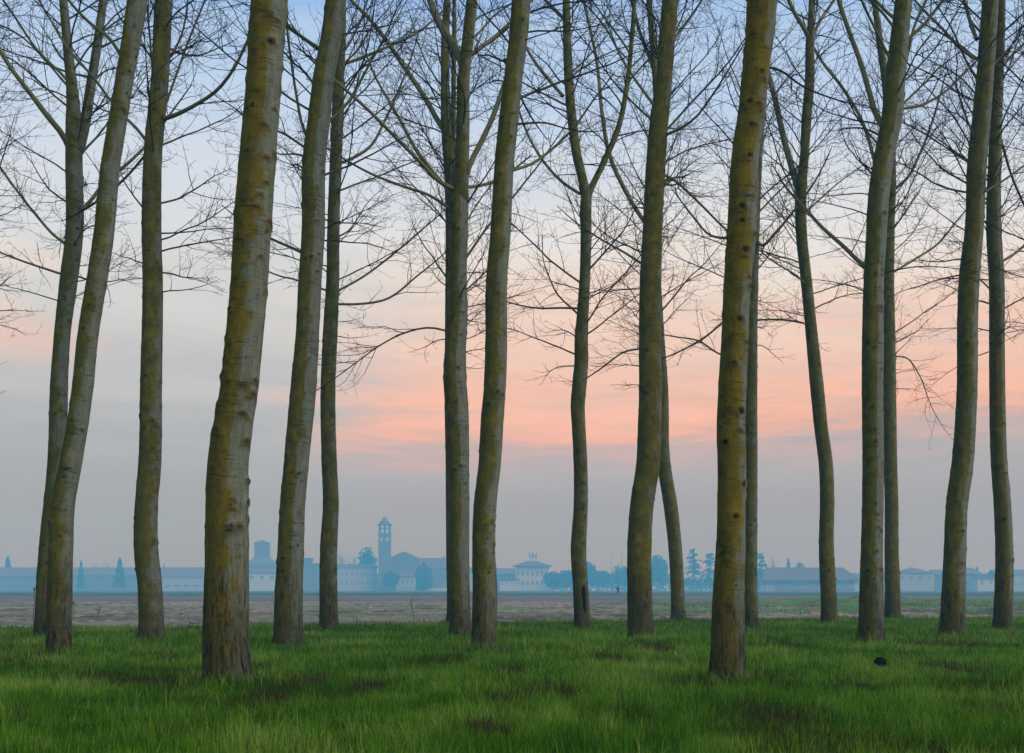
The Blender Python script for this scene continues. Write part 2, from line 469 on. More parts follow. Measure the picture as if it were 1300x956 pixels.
def poplar(name, label, yv, trunk, stems=(), limbs=(), hb=7.9, mossb=0.0, dens=1.0, nscar=None, hollow=None, top=22.0, clothe_trunk=True, sw=1.0, nk=None, stripe=0.0, gold=None):
    """trunk: (px, py, width px) rows from the top of the picture down; the foot stands at depth from yv"""
    d = 1760.0 / (yv - HY)
    k = d / F
    base_px = trunk[-1][0]
    origin = np.array([(base_px - CX) * k, d, 0.0])
    root = empty(name, origin)
    tag(root, label, 'tree', POP)
    rows = sorted(trunk, key=lambda v: -v[1])
    seed = rng.uniform(0, 50)
    dz = rng.uniform(-.25, .25)

    def to3(x, y, w, dy=0.0):
        p = at(x, y, d)
        hgt = max(0, p[2])
        sc2 = 1.0
        p[1] += dy + dz * (hgt / 10) ** 2
        # keep the traced outline in place although the stem drifts in depth
        f2 = p[1] / d
        p[0] *= f2; p[2] = EYE + (p[2] - EYE) * f2
        return np.array([*p, w * .5 * k * f2])
    c = [to3(*v) for v in rows]
    c.insert(0, np.array([c[0][0], c[0][1], -.12, c[0][3] * 1.05]))
    c = [v for i, v in enumerate(c) if i == 0 or v[2] > c[0][2] + .02]
    BM = BarkMesh()
    c_top = c[-1][2]
    full = extend(c, top) if clothe_trunk else c
    frame_top = EYE + HY / F * d
    ns = nscar if nscar is not None else int(14 + c_top * 2.6)
    scars = [(rng.uniform(np.pi * .95, np.pi * 2.05), rng.uniform(.9, max(2, c_top)), rng.uniform(.03, .085) * sw) for _ in range(ns)]
    near = d < 18
    knots = [(rng.normal(np.pi * 1.55, .55), rng.uniform(1.6, max(2, c_top)), rng.uniform(.020, .042) * (1.15 if near else 1)) for _ in range(nk if nk is not None else int(5 + c_top * .5))]
    P, D, r, sl = BM.stem(full, 72 if near else 44, .028 if near else .045, seed, mossb, True, scars, hollow, knots, stripe, rng.uniform(0, .35) if gold is None else gold, rng.uniform(1.3, 2.6))
    BM.build('trunk', root, origin)
    T = Tubes()
    if clothe_trunk:
        clothe(T, P, D, r, hb + rng.uniform(-.2, .3), frame_top, r[0], dens)
    else:
        sel = P[:, 2] < P[-1, 2] - .2
        clothe(T, P[sel], D[sel], r[sel], hb, frame_top, r[0], dens)
    for st in stems:
        dyv = rng.uniform(-.5, .5)
        rws = st
        cc = [to3(x, y, w, dyv * i / max(1, len(rws) - 1)) for i, (x, y, w) in enumerate(rws)]
        cc = extend(cc, top - rng.uniform(0, 2.5))
        B2 = BarkMesh()
        P2, D2, r2, _ = B2.stem(cc, 24, .07, seed + 3, mossb, False, [(rng.uniform(np.pi, 2 * np.pi), rng.uniform(.5, 6), rng.uniform(.02, .04)) for _ in range(5)])
        B2.build('limb', root, origin)
        clothe(T, P2, D2, r2, P2[0, 2] + .7, frame_top, r2[0], dens)
    for lb in limbs:
        sgn = rng.choice([-1, 1], p=[.15, .85]); dd = rng.uniform(.3, 1.4) * sgn
        cc = [to3(x, y, w, dd * (i / max(1, len(lb) - 1))) for i, (x, y, w) in enumerate(lb)]
        e = np.array(cc[-1]); dirn = unit(e[:3] - cc[-2][:3])
        Lx = rng.uniform(1.2, 2.0)
        for q in (.5, 1.0):
            dirn = unit(dirn + np.array([0, 0, .12]) + rng.normal(0, .06, 3))
            cc.append(np.array([*(cc[-1][:3] + dirn * Lx * .5), e[3] * (.75 if q == .5 else .35)]))
        S, _ = spline(np.array(cc), 22)
        Pl = S[:, :3]; Dl = np.gradient(Pl, axis=0); Dl /= np.linalg.norm(Dl, axis=1, keepdims=True)
        rl = np.maximum(S[:, 3], .006)
        T.add(Pl, rl, 10)
        Ln = np.linalg.norm(np.diff(Pl, axis=0), axis=1).sum()
        children(T, Pl, Dl, rl, Ln, 0, 3, 1.0, dens * .95, .18)
    if T.b:
        T.build('crown', TWIG, root, origin)
    return root


poplar('poplar_tree', 'slim forked poplar behind the leaning trunk at far left', 806,
       [(86, 60, 12), (92, 120, 15), (94, 170, 21), (94, 200, 21), (94, 300, 22), (88, 350, 22), (78.6, 430, 20), (75, 490, 22), (72, 590, 23), (68, 640, 24), (62, 700, 25), (60, 750, 27), (59, 806, 29)],
       stems=[[(98, 192, 17), (107, 160, 14), (115, 110, 12), (123, 60, 11), (131, 0, 10)]],
       limbs=[[(88, 188, 8), (80, 172, 7.5), (60, 147, 7), (38, 118, 6), (15, 88, 5.5), (-8, 50, 5)],
              [(92, 315, 4), (70, 300, 3.6), (45, 272, 3.2), (20, 240, 2.8), (-5, 205, 2.4)],
              [(96, 275, 5), (115, 255, 5), (130, 235, 4.5), (165, 205, 4), (188, 182, 3.5)],
              [(90, 352, 3.2), (60, 342, 3), (30, 332, 2.6), (-5, 318, 2)]], hb=8.0)
poplar('poplar_tree', 'pale-streaked poplar leaning strongly right at far left, crossing a slimmer trunk', 832,
       [(174.5, 0, 25), (165, 60, 23.5), (158, 100, 22.5), (150, 150, 23), (141.6, 200, 23.5), (131.5, 300, 25), (124, 350, 25), (111, 430, 26), (105, 490, 26), (89.7, 590, 27), (80, 640, 29), (77, 700, 30), (76, 750, 30), (75, 800, 30.5), (74.5, 832, 31)],
       limbs=[[(154, 72, 4.5), (140, 50, 4.5), (115, 30, 4), (95, 10, 3.5), (80, -10, 3)]], hb=11.2, mossb=-.05)
poplar('poplar_tree', 'fairly straight poplar with a bend near its foot, third trunk from the left', 812,
       [(208, 0, 22), (203, 100, 22), (194, 200, 23), (192.5, 300, 24.5), (193.7, 350, 25), (191.7, 490, 27), (190, 590, 28), (186, 640, 28.4), (185.5, 700, 30), (190, 740, 30.5), (192, 790, 30.5), (192, 812, 31)],
       limbs=[[(205, 152, 6), (225, 145, 5.5), (250, 132, 5), (275, 115, 4.5), (295, 90, 4), (316, 48, 3.5)],
              [(208, 140, 3), (222, 100, 3), (240, 50, 2.6), (262, -5, 2.2)],
              [(192, 188, 4.5), (175, 165, 4), (150, 140, 3.6), (120, 100, 3.2), (85, 60, 3)],
              [(190, 190, 3.5), (160, 225, 3), (140, 243, 3)]], hb=7.8, mossb=.15)
poplar('poplar_tree', 'thickest poplar, leaning right left of centre, with ochre scars and silver bark patches', 865,
       [(342, 0, 46), (338.5, 50, 45), (335, 100, 44), (331, 150, 45), (327, 200, 46), (320, 300, 47.5), (317, 350, 46.4), (309.7, 430, 47), (304, 490, 47.4), (289.5, 590, 51), (288, 640, 53), (288, 700, 54), (287.5, 750, 55.5), (287, 800, 57), (288.5, 865, 59)],
       hb=9.5, mossb=.07, nscar=60, sw=1.75, nk=5, stripe=.20, gold=.55)
poplar('poplar_tree', 'leaning mossy poplar next right of the thickest ochre-scarred trunk', 818,
       [(425.5, 0, 24), (420, 50, 26), (411, 100, 27), (405, 150, 28), (399, 200, 29), (397.5, 300, 29), (394, 350, 29.5), (390, 430, 30), (385.6, 490, 32), (376, 590, 31.5), (371.5, 640, 32), (369, 700, 33), (366.7, 750, 35), (366, 790, 35.5), (366, 818, 36)],
       limbs=[[(403, 62, 5), (385, 48, 4.6), (362, 32, 4), (340, 10, 3.6)],
              [(398, 190, 4.4), (384, 160, 4), (377, 125, 3.6), (370, 80, 3.2), (364, 30, 3)],
              [(395, 328, 4.5), (378, 318, 4), (355, 308, 3.4), (330, 296, 2.6)]], hb=7.7, mossb=.12, stripe=.35)
poplar('poplar_tree', 'slender far poplar standing left of the church bell tower', 799,
       [(433, 0, 13), (432, 60, 13.5), (430, 100, 14), (428.5, 150, 15), (426.5, 200, 15.5), (423, 300, 15.5), (422.5, 350, 16.5), (419, 430, 18.6), (416.5, 490, 18.6), (418, 590, 19.6), (420, 640, 20), (417, 700, 22), (417, 750, 22.3), (417.6, 799, 23.5)],
       limbs=[[(430, 83, 4), (455, 75, 4), (490, 60, 3.4), (535, 38, 2.8)],
              [(424, 210, 4), (445, 202, 4), (468, 188, 3.8), (490, 150, 3), (510, 105, 2.6)],
              [(424, 386, 3.2), (455, 386, 3), (490, 380, 2.8), (530, 350, 2.2)],
              [(424, 372, 3.2), (460, 352, 2.8), (500, 322, 2.4), (535, 292, 2)]], hb=8.0, mossb=.1)
poplar('poplar_tree', 'many-stemmed poplar right of the church, left one of the centre pair', 805,
       [(586, 214, 5), (585, 232, 14), (583, 254, 22), (583, 290, 22), (582, 350, 21.5), (582, 400, 24), (578, 450, 27), (577.5, 480, 29), (580, 520, 29.5), (582.5, 590, 26), (583.5, 640, 25), (583.5, 700, 24.5), (584, 750, 25), (584.6, 805, 26.5)],
       stems=[[(584, 255, 21), (586, 215, 18), (587.5, 160, 17), (588.5, 100, 15.5), (594, 50, 15), (599, 0, 14)]],
       limbs=[[(588, 85, 10), (580, 64, 10), (565, 42, 10), (553, 20, 9), (546, 0, 8), (540, -15, 8)],
              [(590, 228, 7), (597, 208, 7), (612, 178, 7), (625, 150, 6.5), (634, 125, 6), (650, 75, 5)],
              [(592, 74, 5.5), (608, 62, 5.5), (628, 47, 5), (648, 28, 4)],
              [(580, 242, 6), (560, 232, 5.5), (530, 202, 5), (500, 172, 4.6), (468, 140, 4.2), (432, 108, 3.8)],
              [(578, 250, 5), (555, 225, 5), (528, 190, 4.6), (512, 160, 4), (495, 130, 3.4)],
              [(575, 268, 4), (545, 248, 3.8), (510, 236, 3.4), (470, 220, 3)],
              [(590, 238, 4.5), (612, 235, 4.2), (640, 225, 3.6)],
              [(575, 422, 2.6), (545, 416, 2.6), (510, 424, 2.3), (480, 440, 1.9), (450, 462, 1.5)]], hb=7.9, mossb=.06, clothe_trunk=False, stripe=.55)
poplar('poplar_tree', 'thin far poplar mostly hidden behind the many-stemmed centre trunk', 791,
       [(567.5, 0, 8), (565, 60, 10.5), (565, 100, 11), (567, 160, 14), (572, 230, 15), (573, 300, 15), (573, 400, 16), (572.5, 500, 16.5), (574, 600, 16.5), (575, 700, 17), (576, 791, 18)],
       stems=[[(572, 240, 8), (575, 180, 6.5), (576, 100, 6), (577, 0, 5)]],
       limbs=[[(566, 168, 7), (560, 160, 7), (540, 125, 6.5), (518, 92, 6), (495, 58, 5.5), (470, 25, 5), (450, 5, 4)]], hb=8.5, mossb=.15)
poplar('poplar_tree', 'right-leaning poplar immediately left of the villa, right one of the centre pair', 825,
       [(661.5, 0, 24), (658, 50, 24), (651.6, 100, 23.7), (646, 150, 25), (640.7, 200, 25), (635, 300, 26), (631, 350, 27), (630, 430, 28), (628.3, 490, 28), (624.6, 540, 29), (621.7, 590, 28.5), (616, 640, 29), (614, 700, 29.5), (615.6, 750, 30.5), (614.7, 800, 31), (614.5, 825, 31.5)],
       limbs=[[(652, 216, 4), (675, 208, 3.8), (700, 190, 3.4), (730, 160, 3)], [(640, 75, 4), (655, 110, 3)]], hb=9.8, mossb=.08, stripe=.15)
poplar('poplar_tree', 'small crooked poplar right of the villa, black hollow near its foot, forking like a Y', 797,
       [(745, 232, 4), (745, 243, 12), (744, 256, 14), (744, 300, 14), (742.5, 350, 13.5), (739.7, 400, 15), (738, 430, 17), (738, 460, 18), (735.4, 490, 18.6), (733.5, 515, 18.4), (734.6, 540, 17.5), (737, 590, 17.3), (737.3, 640, 18), (734.5, 700, 19.8), (737.4, 750, 19.5), (739.3, 797, 21)],
       stems=[[(744, 252, 13), (739, 225, 12), (733, 200, 12), (726, 150, 12), (722, 100, 11.5), (720, 50, 10.5), (719, 0, 9.5)],
              [(745, 252, 10), (751, 238, 8.5), (768, 203, 7.5), (785, 162, 7), (795.5, 112, 6.2), (802, 51, 5.6), (806, 0, 5)]],
       limbs=[[(715, 122, 4.5), (700, 105, 4.5), (680, 80, 4), (665, 55, 3.5)],
              [(736, 246, 4), (715, 232, 3.8), (690, 205, 3.4), (672, 175, 3), (662, 150, 2.6)],
              [(722, 30, 5), (710, 18, 4.5), (695, 3, 4)],
              [(742, 392, 2.8), (715, 391, 2.6), (680, 391, 2.2), (650, 385, 1.8)]], hb=7.6, mossb=.1,
       hollow=(np.pi * 1.60, 1.02, .055, .36), clothe_trunk=False)
poplar('poplar_tree', 'olive mossy poplar with a thinner trunk crossing behind its lower half', 808,
       [(851, 0, 20.5), (847, 50, 20.5), (843, 100, 20.3), (837, 150, 23.5), (833, 200, 24.7), (828, 300, 25), (826, 350, 27), (825, 430, 27.5), (825.8, 490, 29), (824.6, 540, 30), (822.6, 590, 30), (815, 640, 30), (811.6, 700, 30.5), (812, 750, 30.7), (813, 808, 33)],
       limbs=[[(842, 172, 3.5), (860, 165, 3.5), (882, 150, 3), (905, 120, 2.6)],
              [(838, 220, 4), (855, 228, 3.6), (885, 255, 3), (920, 290, 2.6)],
              [(815, 335, 3.4), (795, 322, 3), (765, 305, 2.4)]], hb=7.9, mossb=.2)
poplar('poplar_tree', 'slim far poplar slanting left, crossing behind the olive mossy trunk', 787,
       [(824, 0, 7), (828, 50, 8), (832, 90, 9), (835, 150, 10), (834, 230, 12), (832, 350, 14), (836, 430, 15.5), (840, 490, 16.5), (843, 590, 17), (851, 640, 17.5), (857.5, 700, 17.3), (860, 750, 17.5), (861, 787, 18.5)],
       limbs=[[(832, 300, 6), (815, 277, 5.5), (790, 235, 5.5), (772, 190, 5), (765, 150, 5), (758, 80, 4.2), (741, 0, 3.6)],
              [(838, 140, 5), (830, 90, 5), (812, 40, 4.5), (800, -5, 4)],
              [(842, 446, 2.8), (820, 443, 2.6), (795, 446, 2.3), (760, 470, 1.9)]], hb=8.8, mossb=.1)
poplar('poplar_tree', 'large silver-patched poplar right of centre, second thickest trunk of all', 863,
       [(968, 0, 38), (964, 50, 36), (959, 95, 34), (953, 150, 33.5), (946, 200, 34), (943.5, 250, 36), (941, 300, 37), (936.5, 350, 34.5), (932.7, 430, 34), (930, 490, 35.5), (928, 540, 36), (929, 590, 35.8), (928.5, 640, 36), (927.5, 700, 37), (925, 750, 39), (924.6, 800, 41.6), (924, 863, 43)],
       limbs=[[(962, 90, 3.4), (978, 86, 3.2), (995, 92, 3), (1012, 105, 2.6)]], hb=9.6, mossb=.16, nscar=44, sw=1.45, nk=16, stripe=.18, gold=.62)
poplar('poplar_tree', 'thin dark poplar directly behind the right edge of the large silver-patched trunk', 797,
       [(976, 0, 10), (969, 100, 12), (961, 200, 14), (956, 300, 16), (953.5, 400, 16.5), (953, 500, 17), (953, 640, 17), (952.5, 700, 17.5), (952.5, 750, 18), (953, 797, 19)],
       limbs=[[(958, 300, 4.4), (968, 312, 4), (985, 295, 3.6), (1012, 262, 3)],
              [(952, 268, 4), (930, 300, 3.6), (905, 300, 3), (880, 275, 2.4)],
              [(950, 398, 3), (925, 405, 2.8), (895, 428, 2.4), (865, 445, 2)],
              [(950, 455, 2.4), (915, 450, 2.4), (885, 432, 2), (860, 428, 1.7)]], hb=8.0, mossb=.0)
poplar('poplar_tree', 'slim far poplar standing alone before the portico barn', 791,
       [(1028, 60, 11), (1028, 100, 12), (1024, 150, 12.4), (1021, 200, 11.5), (1017, 240, 14), (1017.7, 300, 14), (1023, 350, 14), (1031, 430, 15), (1037, 490, 17), (1042, 540, 17), (1048.5, 590, 17.8), (1050, 640, 18), (1049, 690, 18.5), (1050.5, 730, 19.5), (1052, 755, 20), (1052.6, 791, 21)],
       stems=[[(1028, 70, 10), (1029, 40, 9), (1031, 0, 8)]],
       limbs=[[(1016, 250, 9), (1012, 236, 8.5), (1003, 205, 8), (994, 172, 7.5), (985, 130, 7), (977, 100, 6.5), (966, 55, 5.5)],
              [(1028, 50, 6), (1020, 35, 5.5), (1008, 15, 5), (998, -8, 4.5)],
              [(1030, 48, 4.5), (1042, 25, 4), (1060, -2, 3.6)],
              [(1020, 410, 2.6), (995, 406, 2.5), (960, 406, 2.2)]], hb=9.3, mossb=.12)
poplar('poplar_tree', 'poplar with a long white bark stripe down its right side', 815,
       [(1147, 0, 21), (1142, 50, 23), (1136.6, 100, 25), (1132, 150, 26), (1122, 200, 25), (1115.5, 250, 26.5), (1112.5, 300, 25.6), (1109.6, 350, 25), (1108, 430, 26.7), (1107.6, 490, 26.3), (1108.4, 590, 26.5), (1108, 640, 26.5), (1107, 700, 27.3), (1106.4, 750, 29.5), (1105.6, 815, 32)],
       limbs=[[(1122, 164, 7), (1112, 145, 7), (1103, 115, 6.8), (1092, 78, 6.2), (1078, 40, 5.6), (1063, -5, 5)],
              [(1108, 345, 5.5), (1095, 336, 5.5), (1070, 312, 5), (1043, 288, 4.5), (1020, 262, 3.6)],
              [(1143, 110, 4.5), (1152, 70, 4), (1162, 30, 3.6), (1178, -5, 3.2)],
              [(1145, 138, 3.4), (1165, 135, 3.4), (1195, 120, 3), (1225, 92, 2.6)]], hb=7.8, mossb=-.02, stripe=.75, nk=22)
poplar('poplar_tree', 'narrow far poplar tucked behind the right side of the white-striped trunk', 785,
       [(1110, 0, 7), (1118, 60, 9), (1124, 100, 10), (1128, 150, 11), (1131, 200, 12), (1129, 300, 13), (1128, 350, 14), (1129, 430, 15), (1129.5, 500, 16), (1130.5, 590, 16.5), (1131.8, 640, 16.8), (1132, 700, 17.5), (1133, 750, 19), (1133, 785, 20)],
       limbs=[[(1118, 240, 4.5), (1109, 200, 4.5), (1095, 155, 4.2), (1070, 112, 4), (1045, 80, 3.6), (1028, 50, 3.2)],
              [(1136, 240, 4), (1150, 228, 3.6), (1168, 195, 3.2), (1185, 150, 3)],
              [(1135, 345, 3), (1160, 330, 3), (1190, 310, 2.6), (1215, 280, 2.2)],
              [(1134, 452, 2.0), (1152, 455, 1.8), (1168, 478, 1.4), (1182, 515, 1.0)]], hb=8.6, mossb=.12)
poplar('poplar_tree', 'tall smooth poplar leaning right, left one of the pair at the far right edge', 806,
       [(1257.6, 0, 20), (1254, 50, 21), (1250.4, 100, 21.3), (1246, 150, 23), (1241, 200, 23.7), (1236, 300, 23), (1230.7, 350, 25), (1228.5, 400, 25), (1228, 450, 25), (1227.7, 490, 25), (1225.5, 540, 25.6), (1221.8, 590, 27), (1215, 640, 26.6), (1212.4, 700, 27.3), (1210.6, 750, 29), (1209.3, 806, 31)],
       limbs=[[(1240, 50, 5), (1234, 35, 5), (1227, 10, 4.5), (1222, -10, 4)],
              [(1238, 75, 4), (1220, 62, 4), (1195, 35, 3.4), (1170, 10, 3)]], hb=8.8, mossb=.05, stripe=.3)
poplar('poplar_tree', 'slim poplar bowed left then right, last trunk at the far right edge', 800,
       [(1272, 0, 9), (1270, 50, 11), (1267, 100, 13.5), (1263, 200, 16), (1262, 300, 18.6), (1265, 350, 18.8), (1265.6, 430, 19), (1266, 490, 19.3), (1268.5, 590, 20), (1272.5, 640, 21), (1275, 700, 21.7), (1274.5, 750, 22.5), (1272.6, 800, 23.5)],
       limbs=[[(1268, 90, 3.6), (1285, 70, 3.4), (1305, 50, 3)],
              [(1270, 175, 3.6), (1285, 225, 3), (1305, 270, 2.6)],
              [(1272, 332, 3.6), (1288, 322, 3.4), (1308, 305, 3)]], hb=7.9, mossb=.05, stripe=.45)
# two neighbours just outside the frame whose branches reach in
poplar('poplar_tree', 'poplar standing just beyond the left edge of the picture, only its branches reaching in', 800,
       [(-40, 0, 20), (-48, 200, 21), (-52, 400, 22), (-58, 600, 22), (-62, 800, 24)], hb=7.9)
poplar('poplar_tree', 'poplar standing just beyond the right edge of the picture, only its branches reaching in', 803,
       [(1372, 0, 20), (1366, 200, 21), (1360, 400, 22), (1352, 600, 22), (1350, 803, 24)], hb=7.9)


# ---------------------------------------------------------------- ground
def edge_d(X, D):
    px = CX + X / np.maximum(D, 1) * F
    return np.interp(px, [0, 200, 330, 500, 640, 800, 950, 1300], [37.2, 37.6, 39.4, 41.5, 43, 45.5, 48, 50.5])


def ground_material():
    m, nt, b, out = mat('farmland')
    pos = N(nt, 'ShaderNodeNewGeometry').outputs['Position']
    sep = nt.nodes.new('ShaderNodeSeparateXYZ'); nt.links.new(pos, sep.inputs[0])
    X, Y = sep.outputs[0], sep.outputs[1]
    n1 = noise(nt, pos, .22, 5, .6); n2 = noise(nt, pos, 1.6, 6, .65); n3 = noise(nt, pos, 9, 5, .7)
    nst = noise(nt, mapped(nt, pos, (.35, 1, 1)), .05, 4, .6)
    turf = mixc(nt, n2, (.025, .050, .008), (.06, .11, .018))
    turf = mixc(nt, ss(nt, n3, .5, .75), turf, (.05, .034, .018))
    soil = mixc(nt, n2, (.11, .095, .070), (.21, .185, .145))
    soil = mixc(nt, ss(nt, n3, .60, .72), soil, (.36, .30, .25))
    soil = mixc(nt, ss(nt, n3, .46, .34), soil, (.07, .055, .045))
    fine = mixc(nt, nst, (.13, .125, .10), (.17, .16, .13))
    crop = mixc(nt, nst, (.045, .075, .04), (.07, .11, .05))
    y1 = math_(nt, 'ADD', Y, math_(nt, 'MULTIPLY', math_(nt, 'SUBTRACT', n1, .5), 12))
    c = mixc(nt, ss(nt, y1, 100, 118), soil, fine)
    c = mixc(nt, math_(nt, 'MULTIPLY', ss(nt, y1, 118, 135), ss(nt, nst, .52, .62)), c, (.10, .13, .08))
    c = mixc(nt, ss(nt, y1, 235, 262), c, crop)
    # weedy wet corner on the right
    ratio = math_(nt, 'DIVIDE', X, math_(nt, 'MAXIMUM', Y, 1.0))
    wx = ss(nt, math_(nt, 'ADD', ratio, math_(nt, 'MULTIPLY', math_(nt, 'SUBTRACT', n1, .5), .12)), .10, .22)
    wy = math_(nt, 'MULTIPLY', ss(nt, y1, 60, 72), ss(nt, y1, 190, 165))
    weed = mixc(nt, n2, (.05, .12, .045), (.13, .22, .09))
    c = mixc(nt, math_(nt, 'MULTIPLY', wx, wy), c, weed)
    c = mixc(nt, ss(nt, Y, 51, 50.5), c, turf)
    nt.links.new(c, b.inputs['Base Color'])
    bp = N(nt, 'ShaderNodeBump', Strength=.6, Distance=.05); nt.links.new(n3, bp.inputs['Height']); nt.links.new(bp.outputs[0], b.inputs['Normal'])
    return m


GM = ground_material()
V = np.array([[-890, -90, 0], [890, -90, 0], [890, 1280, 0], [-890, 1280, 0]], float)
tag(np_mesh('ground', V, [0, 1, 2, 3], 4, GM, smooth=False), kind='structure')


def soil_material():
    m, nt, b, out = mat('ploughed_soil')
    pos = N(nt, 'ShaderNodeNewGeometry').outputs['Position']
    t = N(nt, 'ShaderNodeAttribute', _attribute_name='tone').outputs['Fac']
    w = N(nt, 'ShaderNodeAttribute', _attribute_name='weed').outputs['Fac']
    n3 = noise(nt, pos, 4.5, 6, .7)
    c = mixc(nt, t, (.060, .053, .042), (.25, .215, .175))
    c = mixc(nt, ss(nt, n3, .56, .70), c, (.40, .34, .28))
    c = mixc(nt, ss(nt, n3, .42, .30), c, (.055, .043, .036))
    g = mixc(nt, n3, (.05, .125, .04), (.14, .24, .09))
    c = mixc(nt, w, c, g)
    nt.links.new(c, b.inputs['Base Color'])
    return m


# clods of ploughed soil between the plantation and the far field
gx, gy = np.arange(-48, 56, .26), np.concatenate([np.arange(35, 70, .22), np.arange(70, 125, .4)])
XX, YY = np.meshgrid(gx, gy)
clod = np.abs(fbm(XX * 1.5, YY * 2.2, 3.0, 4) - .5) * 2
clod2 = fbm(XX * .35, YY * .8, 9.0, 3)
hgt = .015 + .30 * clod * (.35 + clod2) - .05
mnd = np.clip((XX / YY - .11 + .2 * (fbm(XX * .08, YY * .08, 1.0, 3) - .5)) / .06, 0, 1) * np.clip((YY - 57) / 5, 0, 1)
hum = fbm(XX * .16, YY * .12, 21.0, 3)
hgt = hgt * (1 - .5 * mnd) + mnd * np.clip(hum - .45, 0, 1) * 1.3
hgt *= np.clip((YY - edge_d(XX, YY) + 2.5) / 2.5, 0, 1) * np.clip((125 - YY) / 12, 0, 1)
hgt -= .03 * (1 - np.clip((YY - edge_d(XX, YY) + 2.5) / 2.5, 0, 1))
hgt -= .05 * (1 - np.clip((124 - YY) / 4, 0, 1))
Z = .01 + hgt
ny, nx = XX.shape
idx = np.arange(ny * nx).reshape(ny, nx)
q = np.stack([idx[:-1, :-1], idx[:-1, 1:], idx[1:, 1:], idx[1:, :-1]], -1)
big = fbm(XX * .22, YY * .55, 77., 3)
tone = np.clip(-.05 + 1.9 * clod + .7 * (clod2 - .5) + 2.2 * (big - .5), 0, 1)
weedn = mnd * np.clip((fbm(XX * .5, YY * .6, 33., 3) - .30) * 5, 0, 1)
patch = np.clip((fbm(XX * .10, YY * .22, 50., 3) - .58) * 6, 0, 1) * .6
o = np_mesh('ploughed_field', np.stack([XX, YY, Z], -1).reshape(-1, 3), q.reshape(-1, 4), 4, soil_material(), smooth=False,
            attrs={'tone': ('FLOAT', tone.ravel()), 'weed': ('FLOAT', np.maximum(weedn, patch).ravel())})
tag(o, kind='structure')


def soil_z(x, y):
    ix = np.clip(((x + 48) / .26).astype(int), 0, nx - 1); iy = np.clip(np.searchsorted(gy, y), 0, ny - 1)
    return Z[iy, ix]


def blades(name, X, Y, Zb, Hh, W, tone, dead, m, label=None):
    n = len(X)
    az = rng.uniform(0, 2 * np.pi, n)
    fx, fy = np.cos(az), np.sin(az)                 # width direction
    la = rng.uniform(0, 2 * np.pi, n); ln = np.abs(rng.normal(0, .38, n)) * Hh
    lx, ly = np.cos(la) * ln, np.sin(la) * ln
    B = np.stack([X, Y, Zb], -1)
    w = np.stack([fx * W, fy * W, np.zeros(n)], -1) * .5
    mid = B + np.stack([lx * .35, ly * .35, Hh * .55], -1)
    tip = B + np.stack([lx, ly, Hh * (1 - .15 * (ln / Hh))], -1)
    Vv = np.stack([B - w, B + w, mid - w * .85, mid + w * .85, tip], 1).reshape(-1, 3)
    b0 = np.arange(n)[:, None] * 5
    Fc = np.concatenate([b0 + np.array([[0, 1, 3]]), b0 + np.array([[0, 3, 2]]), b0 + np.array([[2, 3, 4]])], 1).reshape(-1)
    o = np_mesh(name, Vv, Fc, 3, m, smooth=True, attrs={'tone': ('FLOAT', np.repeat(tone, 5)), 'dead': ('FLOAT', np.repeat(dead, 5))})
    return tag(o, label, None, None, 'stuff')


GRASS = grass_material('fresh_grass', [(.026, .082, .003), (.070, .200, .006), (.135, .290, .014), (.30, .38, .09)], (.050, .024, .010))
# places where dead weeds show through: photo column, row, half width px, half height px
DEAD = [(178, 829, 16, 5), (223, 832, 24, 5), (120, 856, 24, 8), (190, 858, 46, 9), (245, 860, 28, 13), (342, 842, 10, 9), (385, 860, 34, 9),
        (833, 820, 24, 6), (780, 832, 24, 6), (975, 855, 24, 9), (1205, 843, 36, 8), (1000, 815, 22, 4), (1140, 812, 30, 5), (1230, 862, 30, 7), (1085, 863, 22, 6),
        (560, 835, 34, 6), (470, 865, 24, 8), (700, 872, 36, 10), (35, 833, 20, 5), (1200, 815, 60, 5), (880, 860, 30, 8), (650, 845, 18, 5), (330, 880, 44, 12), (980, 900, 60, 16), (620, 915, 40, 10)]
dd_ = np.linspace(5, 50.5, 400)
rho = 1750 * (12 / dd_) ** 1.25; rho[dd_ < 9] *= .35
wd = .92 * dd_ + 5
pdf = rho * wd; cdf = np.cumsum(pdf); ntot = int(cdf[-1] * (dd_[1] - dd_[0]))
D_ = np.interp(rng.uniform(0, 1, ntot) * cdf[-1], cdf, dd_)
X_ = (rng.uniform(-.5, .5, ntot)) * (.92 * D_ + 5)
keep = D_ < edge_d(X_, D_) + .9 * (fbm(X_ * .7, D_ * 0 + 4., 0, 3) - .5) * 2
X_, D_ = X_[keep], D_[keep]
cl = fbm(X_ * .55, D_ * .55, 2., 3); cf = fbm(X_ * 2.6, D_ * 2.6, 8., 3)
fine_n = fbm(X_ * 7, D_ * 7, 5., 2)
H_ = (.050 + .13 * cf + .17 * np.clip(fine_n - .48, 0, 1) * 2) * rng.uniform(.55, 1.25, len(X_)) * (.9 + .35 * cl)
deadm = np.zeros(len(X_))
for (px, py, rx, ry) in DEAD:
    d0 = 1200 * 1.45 / (py - HY) * 1.0
    x0 = (px - CX) / F * d0
    dnear = 1740 / (py + ry - HY); dfar = 1740 / max(py - ry - HY, 8)
    a_ = (X_ - x0) / (rx / F * d0); b_ = (D_ - d0) / (max(.25, (dfar - dnear) / 2))
    wob = .7 * (cf - .5) * 2
    deadm = np.maximum(deadm, np.clip(1.35 - np.sqrt(a_ ** 2 + b_ ** 2) + wob, 0, 1))
deadm = np.maximum(deadm, np.clip((fbm(X_ * .9, D_ * .9, 40., 3) - .56) * 5, 0, 1) * .55)
dead = (rng.uniform(0, 1, len(X_)) < np.clip(deadm * 1.1 + .04, 0, 1)).astype(float) * rng.uniform(.7, 1, len(X_))
H_ *= (1 - .35 * deadm)
